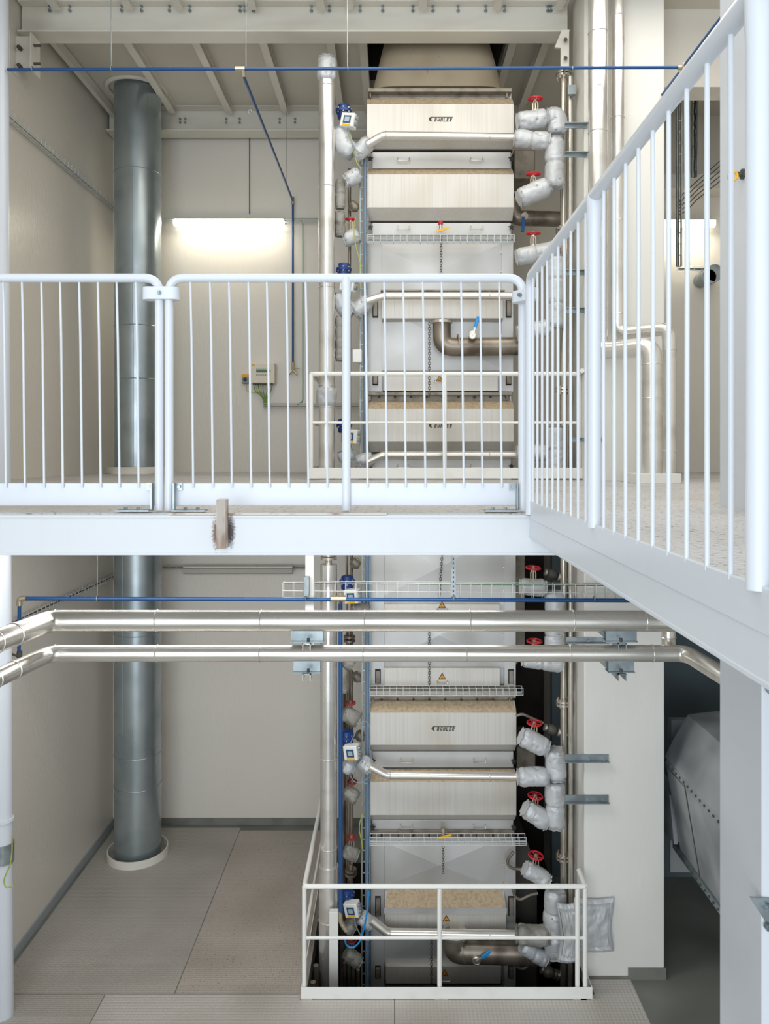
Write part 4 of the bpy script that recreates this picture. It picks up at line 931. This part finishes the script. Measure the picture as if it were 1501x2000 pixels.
# flat bars on the pier
for (a, b, py, hh, lab) in ((1104, 1149, 243, 8, 'uppermost grey steel bar on the pier beside the top jackets'), (1104, 1149, 300, 8, 'second grey steel bar on the pier beside the top jackets'),
        (1104, 1150, 531, 9, 'grey steel bar on the pier seen through the gallery balusters, upper'), (1104, 1150, 605, 9, 'grey steel bar on the pier seen through the gallery balusters, lower'),
        (1116, 1180, 859, 9, 'grey steel bar on the pier near the upper floor'), (1107, 1190, 1252, 11, 'grey steel bar on the pier between the two long silver pipes'),
        (1105, 1190, 1483, 13, 'upper of the two grey steel bars on the lower pier'), (1104, 1190, 1563, 14, 'lower of the two grey steel bars on the lower pier')):
    Yb = 7.70; r = thing('wall_bar', lab, 'steel bar', P((a+b)/2, py+hh/2, Yb), 'grey steel bars on the pier')
    m = MB(); x0, x1 = X(a, Yb), X(b, Yb); z1, z0 = Z(py-hh/2, Yb), Z(py+hh/2, Yb)
    m.box(x0, x1, 7.738, 7.749, z0, z1); m.box(x0, x1, 7.69, 7.749, z1-.006, z1) if py < 880 else m.box(x0, x1, 7.69, 7.749, z0, z0+.006)
    m.build('bar', 'galv', r)
    if b > 1170:
        for px in (b-42, b-12):
            m = MB(); p = P(px, py-1, 7.738); m.cyl(p, p-Vector((0, .02, 0)), .015, 6); m.build('bolt', 'galv', r)
# small steam traps and hoses on the right
for (cxp, cyp, lab) in ((1078, 1122, 'dark round steam trap right of the valve under the deck'), (1077, 1425, 'dark round steam trap right of the valve beside the lettered hood'), (1070, 1898, 'ball shaped steam trap at the bottom behind the guard rail')):
    r = thing('steam_trap', lab, 'steam trap', P(cxp, cyp+10, 8.2), 'steam traps')
    c = P(cxp, cyp, 8.25); d = Vector((1, 0, -.35)).normalized()
    m = MB(); m.tube([c-d*.06, c-d*.045, c-d*.02, c+d*.02, c+d*.045, c+d*.06], [.02, .045, .06, .06, .045, .02], 20); m.build('trap_body', 'darkg' if cyp < 1800 else 'flange', r)
    m = MB(); m.cyl(c+d*.06, c+d*.085, .05, 16); m.cyl(c+d*.092, c+d*.115, .055, 16); m.cyl(c+d*.08, c+d*.2, .014, 10); m.build('trap_flange', 'stain', r); MB().cyl(c-d*.085, c-d*.06, .04, 12).build('trap_flange', 'stain', r)
for (px, lab) in (([(1002, 1664), (990, 1680), (992, 1692), (1004, 1697), (1020, 1698)], 'curved steel tube entering the lowest right valve'),
                  ([(1001, 1735), (1005, 1752), (1016, 1758), (1034, 1748), (1050, 1745)], 'curved steel tube just under the top bar of the bottom guard rail'),
                  ([(1003, 1880), (1010, 1890), (1022, 1893), (1034, 1884), (1048, 1882)], 'curved steel tube at the bottom beside the ball shaped trap'),
                  ([(1007, 1398), (1020, 1394), (1036, 1402), (1060, 1412)], 'dark curved tube behind the handwheel beside the lettered hood')):
    tag(MB().tube(resample(fillet([P(a, b, 8.3) for a, b in px], .08), .02), .016, 12).build('steam_hose', 'flange'), lab, 'tube', 'curved steam tubes')

# left hand cluster
LY = 8.22
def actuator(label, bx, by, cxp, cyp, tilt=.25):
    r = thing('valve_actuator', label, 'valve actuator', P(bx, by+18, LY-.05), 'blue valve actuators')
    c = P(cxp, cyp, LY); m = MB(); h = .085
    m.tube([c-Vector((0, 0, h)), c-Vector((0, 0, h*.9)), c-Vector((0, 0, .02)), c-Vector((0, 0, .015)), c+Vector((0, 0, .015)), c+Vector((0, 0, .02)), c+Vector((0, 0, h*.7)), c+Vector((0, 0, h*.85))],
           [.05, .066, .070, .086, .086, .070, .064, .03], 24); m.build('diaphragm_housing', 'navy', r)
    m = MB()
    for k in range(8): a = 2*math.pi*k/8; q = c+Vector((.078*math.cos(a), .078*math.sin(a), -.028)); m.cyl(q, q+Vector((0, 0, .056)), .007, 6)
    m.build('bolt', 'stain', r)
    ax = Vector((math.cos(tilt), -math.sin(.35), -math.sin(tilt)*.8)).normalized(); az = Vector((math.sin(tilt)*.5, 0, 1)).normalized(); ay = az.cross(ax).normalized(); ax = ay.cross(az)
    b = P(bx, by, LY-.11); hw, hh, hd = 14*LY/F, 13.5*LY/F, .05
    MB().obox(b, ax, ay, az, hw, hd, hh).build('controller_box', 'box', r, 'pale grey controller box', bevel=.008)
    fc = b-ay*hd; MB().obox(fc, ax, ay, az, hw*.55, .003, hh*.55).build('display', 'screen', r)
    MB().obox(fc-ay*.003, ax, ay, az, hw*.34, .002, hh*.32).build('display_glass', 'lcd', r)
    MB().obox(fc-az*hh*.8, ax, ay, az, hw*.6, .003, hh*.12).build('sticker', 'yellow', r)
    m = MB()
    for k in (-.4, .5): q = b+ax*hw+az*hh*k; m.cyl(q, q+ax*.025, .022, 14)
    m.build('gauge', 'galv', r)
    m = MB(); m.cyl(c-Vector((0, 0, h)), c-Vector((0, 0, h+.10)), .03, 12); m.build('stem_yoke', 'darkg', r)
    q = b-az*hh
    tag(MB().tube(resample(fillet([q, q+Vector((.02, -.02, -.1)), q+Vector((.09, -.01, -.24)), q+Vector((.16, 0, -.27))], .08), .02), .0055, 8).build('signal_cable', 'gcab'), 'thin cable from the '+' '.join(label.split()[:12]), 'cable', 'actuator cables')
    return r
actuator('topmost white controller box with blue drum, left of the top hood', 681, 237, 671, 218, .4)
actuator('controller box with blue drum hidden behind the front handrail', 680, 556, 671, 527, .3)
actuator('controller box with blue drum behind the middle post of the front railing', 686, 853, 672, 830, .1)
actuator('controller box with blue drum just behind the lower blue pipe', 688, 1164, 678, 1136, -.2)
actuator('controller box with blue drum left of the lower lettered hood', 687, 1468, 677, 1438, -.25)
actuator('controller box with blue drum behind the bottom guard rail', 688, 1774, 677, 1746, -.4)
LJ = [('fat curved jacket under the topmost controller box', [(664, 252), (668, 284), (690, 300)], 19, 'cloth'), ('pinched jacket sleeve where the top silver cross pipe starts', [(692, 306), (722, 276)], 16, 'cloth'),
      ('slanting grey jacket left of the second hood', [(674, 354), (702, 339)], 15, 'cloth'), ('narrow upright jacket beside the silver riser, upper left', [(664, 352), (664, 408)], 10, 'clothd'),
      ('narrow upright jacket lower behind the silver riser', [(663, 415), (664, 462)], 11, 'clothd'),
      ('fat curved jacket left of the second cross pipe', [(664, 572), (670, 600), (690, 610)], 18, 'cloth'), ('pinched sleeve where the second cross pipe starts', [(690, 612), (722, 585)], 15, 'cloth'),
      ('narrow upright jacket behind the middle railing post', [(664, 618), (664, 705)], 10, 'clothd'),
      ('fat jacket left of the third cross pipe by the upper floor', [(672, 878), (682, 902)], 18, 'cloth'), ('pinched sleeve where the third cross pipe starts', [(692, 906), (728, 894)], 15, 'cloth'),
      ('dusty jacket hidden behind the upper long silver pipe', [(684, 1192), (722, 1196)], 15, 'clothd'), ('dusty jacket hidden behind the lower long silver pipe', [(672, 1290), (692, 1300)], 14, 'clothd'),
      ('narrow upright jacket right of the blue drop pipe', [(670, 1300), (670, 1352)], 9, 'clothd'),
      ('fat jacket under the controller box of the lower lettered hood', [(672, 1488), (692, 1500)], 18, 'cloth'), ('pinched sleeve where the fourth cross pipe starts', [(702, 1484), (724, 1502)], 15, 'cloth'),
      ('fat dark jacket under the lowest controller box', [(676, 1800), (694, 1810)], 18, 'clothd'), ('pinched sleeve where the lowest cross pipe starts', [(702, 1788), (726, 1806)], 14, 'cloth')]
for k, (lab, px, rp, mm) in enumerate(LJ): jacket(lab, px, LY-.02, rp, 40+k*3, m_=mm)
for (lab, w_, px, rp) in (('left valve with red handwheel beside the second hood', (684, 428), [(670, 470), (700, 458)], 15), ('left valve with thin dark red handwheel above the lettered hood', (684, 1373), [(670, 1390), (700, 1409)], 15),
                         ('left valve with dark red wheel under the fourth cross pipe', (687, 1527), [(672, 1545), (698, 1560)], 14), ('left valve with dark red wheel near the bottom wire tray', (686, 1636), [(672, 1660), (698, 1672)], 14),
                         ('lowest left valve behind the mid bar of the guard rail', (686, 1836), [(674, 1860), (702, 1882)], 14)):
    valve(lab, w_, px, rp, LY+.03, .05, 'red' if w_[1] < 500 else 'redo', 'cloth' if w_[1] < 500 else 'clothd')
# cross pipes
for (lab, px, rp) in (('silver cross pipe over the topmost lettered hood', [(716, 283), (748, 264), (1012, 268)], 7.6), ('silver cross pipe over the small outlet box', [(716, 588), (748, 578), (1012, 578)], 7.4),
                      ('silver cross pipe just above the upper floor', [(716, 903), (746, 889), (1012, 889)], 7.4), ('silver cross pipe between the two lower hoods', [(722, 1496), (756, 1514), (1012, 1516)], 8),
                      ('silver cross pipe behind the mid bar of the bottom guard rail', [(724, 1796), (756, 1822), (1030, 1826)], 8.5)):
    q = [P(a, b, 8.1) for a, b in px]
    clad_pipe(lab, q, rp*8.1/F, name='cross_pipe', m_='aluH', br=.05, rings=[(q[1]+Vector((.03, 0, 0)), (1, 0, 0)), (P(955, px[2][1], 8.1), (1, 0, 0))], group='silver cross pipes', n=24)
# silver riser left
vx = X(638, 8.12)
r = clad_pipe('tall shiny vertical pipe left of the upper machine, capped with padding', [(vx, 8.12, UP-.3), (vx, 8.12, Z(160, 8.12))], .086, name='clad_riser', m_='alu', rings=[((vx, 8.12, Z(p, 8.12)), (0, 0, 1)) for p in (170, 366, 562)], group='clad vertical pipes', n=36)
m, _, _ = puffy([(vx, 8.12, Z(160, 8.12)), (vx, 8.12, Z(112, 8.12))], .10, 77); m.build('end_jacket', 'cloth', r, 'padded grey cap')
m, _, _ = puffy([(vx, 8.12, Z(796, 8.12)), (vx, 8.12, Z(754, 8.12))], .108, 31); m.build('joint_jacket', 'cloth', r, 'grey padded sleeve')
vx = X(641.5, 8.12)
r = clad_pipe('tall shiny vertical pipe left of the lower machine', [(vx, 8.12, Z(1692, 8.12)), (vx, 8.12, Z(1102, 8.12))], .088, name='clad_riser', m_='alu', rings=[((vx, 8.12, Z(p, 8.12)), (0, 0, 1)) for p in (1480, 1655)], group='clad vertical pipes', n=36)
m = MB(); m.cyl((vx, 8.12, Z(1102, 8.12)), (vx, 8.12, UP-.2), .035, 20); m.build('bare_pipe', 'stain', r)
m = MB(); z = Z(1091, 8.12); m.cyl((vx, 8.12, z-.01), (vx, 8.12, z+.02), .085, 24); m.cyl((vx, 8.12, z+.03), (vx, 8.12, z+.05), .085, 24); m.build('pipe_flange', 'stain', r)
m = MB(); m.cyl((vx, 8.12, -1.2), (vx, 8.12, Z(1690, 8.12)), .104, 36); m.build('lower_cladding', 'alu', r)
MB().ring((vx, 8.12, Z(1795, 8.12)), (0, 0, 1), .105, .005, 32, 6).build('joint_ring', 'alu', r)
# thin brown risers of the left cluster
for (px, a, b, rr, Yq, lab) in ((682, 330, 922, 3.4, 8.45, 'thin brown steam pipe beside the upper cable ladder'), (677, 1050, 1700, 2.4, 8.55, 'thin steam pipe behind the blue drums of the lower machine'), (686.5, 1050, 1925, 3.0, 8.45, 'thin brown steam pipe beside the lower cable ladder'),
                                (681, 1300, 1960, 3.0, 8.5, 'thin brown steam pipe running down to the pit, left one'), (669, 1340, 1960, 6.5, 8.6, 'dark wrapped pipe behind the blue drop pipe'),
                                (673, 1880, 2040, 3.6, 8.3, 'first bare pipe dropping into the pit'), (681, 1884, 2040, 3.6, 8.3, 'second bare pipe dropping into the pit'), (690, 1888, 2040, 3.6, 8.3, 'third bare pipe dropping into the pit'), (699, 1894, 2040, 3.6, 8.3, 'fourth bare pipe dropping into the pit')):
    tag(MB().cyl(P(px, b, Yq), P(px, a, Yq), rr*Yq/F, 14).build('steam_pipe', 'brown'), lab, 'pipe', 'thin steam pipes')
for (px, py, lab) in ((682, 1247, 'round pipe flange between the two long silver pipes'), (685, 1703, 'dark pipe flange above the bottom guard rail')):
    m = MB(); c = P(px, py, 8.44)
    for dz in (-.022, .022): m.cyl(c+Vector((0, 0, dz-.012)), c+Vector((0, 0, dz+.012)), .064, 20)
    m.cyl(c-Vector((0, 0, .09)), c+Vector((0, 0, .09)), .024, 12)
    tag(m.build('pipe_flange', 'brown'), lab, 'flange')
for (px, py, lab) in ((690, 403, 'dark gauge body beside the upper ladder'), (693, 1100, 'dark round gauge body under the deck beam'), (697, 1322, 'dusty trap fitting under the lower long silver pipe'), (703, 1437, 'dusty trap fitting right of the blue drum')):
    m = MB(); c = P(px, py, 8.35); m.tube([c+Vector((-.05, 0, .02)), c+Vector((-.02, 0, .02)), c+Vector((.02, 0, -.02)), c+Vector((.05, 0, -.03))], [.025, .05, .05, .03], 16); m.ring(c, (0, 1, 0), .05, .012, 18, 8)
    tag(m.build('trap_fitting', 'flange'), lab, 'fitting', 'dark trap fittings')
tag(MB().box(X(688, 8.2), X(706, 8.2), 8.2, 8.28, Z(708, 8.2), Z(682, 8.2)).build('junction_box', 'box', bevel=.01), 'pale junction box on the upper cable ladder right of the middle post', 'junction box')
for lab, px, mm in (('yellow green cable drooping from the topmost controller box to the ladder', [(684, 262), (690, 290), (696, 318), (705, 330)], 'yg'),
                    ('yellow green cable looping beside the upper left red handwheel', [(694, 425), (690, 445), (694, 480), (705, 520), (704, 560)], 'yg'),
                    ('pale cable looping over the blue drum of the lower lettered hood', [(676, 1466), (690, 1440), (702, 1412), (718, 1408), (722, 1424)], 'gcab'),
                    ('pale cable looping under the lower cross pipe sleeve', [(678, 1488), (682, 1514), (692, 1528), (706, 1530), (720, 1518)], 'gcab'),
                    ('thin yellow cable bulging out beside the lower cable ladder', [(708, 1590), (702, 1606), (701, 1622), (706, 1644), (708, 1660)], 'yg')):
    tag(MB().tube(resample(fillet([P(a, b, 8.13) for a, b in px], .09), .02), .005, 8).build('loose_cable', mm), lab, 'cable')
# white trunking at the bottom
m = MB(); m.box(X(643, 7.95), X(660, 7.95), 7.93, 8.0, -1.0, Z(1780, 7.95)); 
tag(m.build('cable_trunking', 'guard', bevel=.004), 'white rectangular trunking post in front of the lower silver riser', 'trunking')
tag(MB().tube(resample(fillet([P(672, 1830, 8.05), P(676, 1848, 8.05), P(690, 1852, 8.05), P(704, 1838, 8.05), P(716, 1790, 8.05), P(720, 1740, 8.1)], .1), .02), .009, 8).build('air_hose', 'lever'), 'light blue hose loop behind the bottom guard rail', 'hose')
for x_, y_, lab in ((-.795, 7.75, 'dark pipe going down inside the opening beside the guard rail, nearer one'), (-.79, 8.0, 'dark pipe going down inside the opening beside the guard rail, farther one')):
    tag(MB().cyl((x_, y_, -2.95), (x_, y_, -.03), .028, 14).build('pit_pipe', 'brown'), lab, 'pipe')

# ================================================================== RIGHT UPPER CLAD PIPES
zq = lambda py, Y: Z(py, Y)
a = [Vector((X(1167.5, 7.45), 7.45, CE-.01)), Vector((X(1167.5, 7.45), 7.45, zq(684, 7.3)))]
b = [Vector((X(1273, 7.05), 7.05, a[1].z)), Vector((X(1273, 7.05), 7.05, UP+.09))]
clad_pipe('thicker silver pipe down the pier that steps right and drops to a white plinth', a+b, .093, m_='alu', br=.12, rings=[(Vector((a[0].x, a[0].y, zq(p, 7.4))), (0, 0, 1)) for p in (60, 255, 600)]+[(Vector((b[0].x, b[0].y, zq(p, 7.05))), (0, 0, 1)) for p in (712, 778)], group='silver pipes on the pier')
a = [Vector((X(1205.5, 7.6), 7.6, CE-.01)), Vector((X(1205.5, 7.6), 7.6, zq(648, 7.5)))]
b = [Vector((X(1306, 7.3), 7.3, a[1].z)), Vector((X(1306, 7.3), 7.3, UP+.09))]
clad_pipe('thinner silver pipe down the pier that steps right behind the other', a+b, .066, m_='alu', br=.1, rings=[(Vector((a[0].x, a[0].y, zq(p, 7.5))), (0, 0, 1)) for p in (22, 223, 425, 610)]+[(Vector((b[0].x, b[0].y, zq(p, 7.3))), (0, 0, 1)) for p in (684, 880)], group='silver pipes on the pier')
tag(MB().box(X(1243, 6.93), X(1330, 6.93), 6.93, 7.42, UP, UP+.09).build('pipe_plinth', 'wallR', bevel=.004), 'low white plinth where the two silver pipes enter the upper floor', 'plinth')
m = MB(); c = P(1384, 540, 10.6); m.cyl(c, c+Vector((0, .3, 0)), .10, 24); m.cyl(c+Vector((.08, .0, .05)), c+Vector((.08, .3, .05)), .12, 20)
tag(m.build('wall_fan', 'galv'), 'grey round fitting at the end of the far room wire tray', 'fan')

# ================================================================== HOPPER, lower right
hxp = 3.0
r = thing('hopper', 'grey sheet metal hopper with rows of bolts in the dark recess at right', 'hopper', (3.6, 7.4, EYE-4.25))
zt, zb = EYE-3.28, EYE-4.18
m = MB(); m.prismY([(hxp-.13, zt), (hxp-.13, zt+.05), (4.4, zt+.05), (4.4, zb), (hxp+.02, zb)], 6.6, 8.05); m.build('body', 'hopper', r, bevel=.004)
m = MB(); m.prismY([(hxp-.13, zt+.05), (hxp-.03, zt+.25), (hxp+.12, zt+.50), (4.4, zt+.65), (4.4, zt+.05)], 6.6, 8.1); m.build('cover', 'hopper', r, bevel=.006)
m = MB(); m.box(hxp-.005, hxp+.10, 6.5, 8.2, zb-.06, zb); m.build('bottom_flange', 'galv', r)
m = MB(); m.box(hxp-.128, hxp-.10, 6.6, 8.1, zt-.03, zt); m.build('top_strip', 'galv', r)
for k in range(16):
    y = 6.65+.1*k; MB().cyl((hxp-.006, y, zb-.03), (hxp-.018, y, zb-.03), .012, 6).build('bolt', 'darkg', r); MB().cyl((hxp-.128, y, zt+.02), (hxp-.142, y, zt+.02), .012, 6).build('bolt', 'darkg', r)
m = MB(); m.add([(hxp-.136, 7.52, zt), (hxp-.136, 7.54, zt), (hxp+.014, 7.54, zb), (hxp+.014, 7.52, zb), (hxp-.12, 7.52, zt), (hxp-.12, 7.54, zt), (hxp+.03, 7.54, zb), (hxp+.03, 7.52, zb)], [(0, 1, 2, 3), (4, 7, 6, 5), (0, 4, 5, 1), (2, 6, 7, 3), (1, 5, 6, 2), (0, 3, 7, 4)]); m.build('panel_seam', 'darkg', r)
m = MB(); x0, x1 = X(1304, 8.5), 4.4; m.box(x0, x1, 8.4, 8.5, Z(1415, 8.5), Z(1401, 8.5)); m.box(x0+.001, X(1320, 8.5), 8.403, 8.497, Z(1540, 8.5), Z(1402, 8.5)); m.box(x0+.01, x1-.01, 8.46, 8.49, Z(1700, 8.5), Z(1403, 8.5))
tag(m.build('machine_frame', 'hopper'), 'grey rectangular frame standing behind the hopper in the recess', 'frame')
m = MB(); m.prismY([(p.x, p.z) for p in (P(1300, 1545, 8.2), P(1322, 1540, 8.2), P(1316, 1640, 8.2), P(1309, 1640, 8.2))], 8.1, 8.9)
tag(m.build('hopper_chute', 'hopper'), 'narrow tapering chute at the far end of the hopper', 'chute')
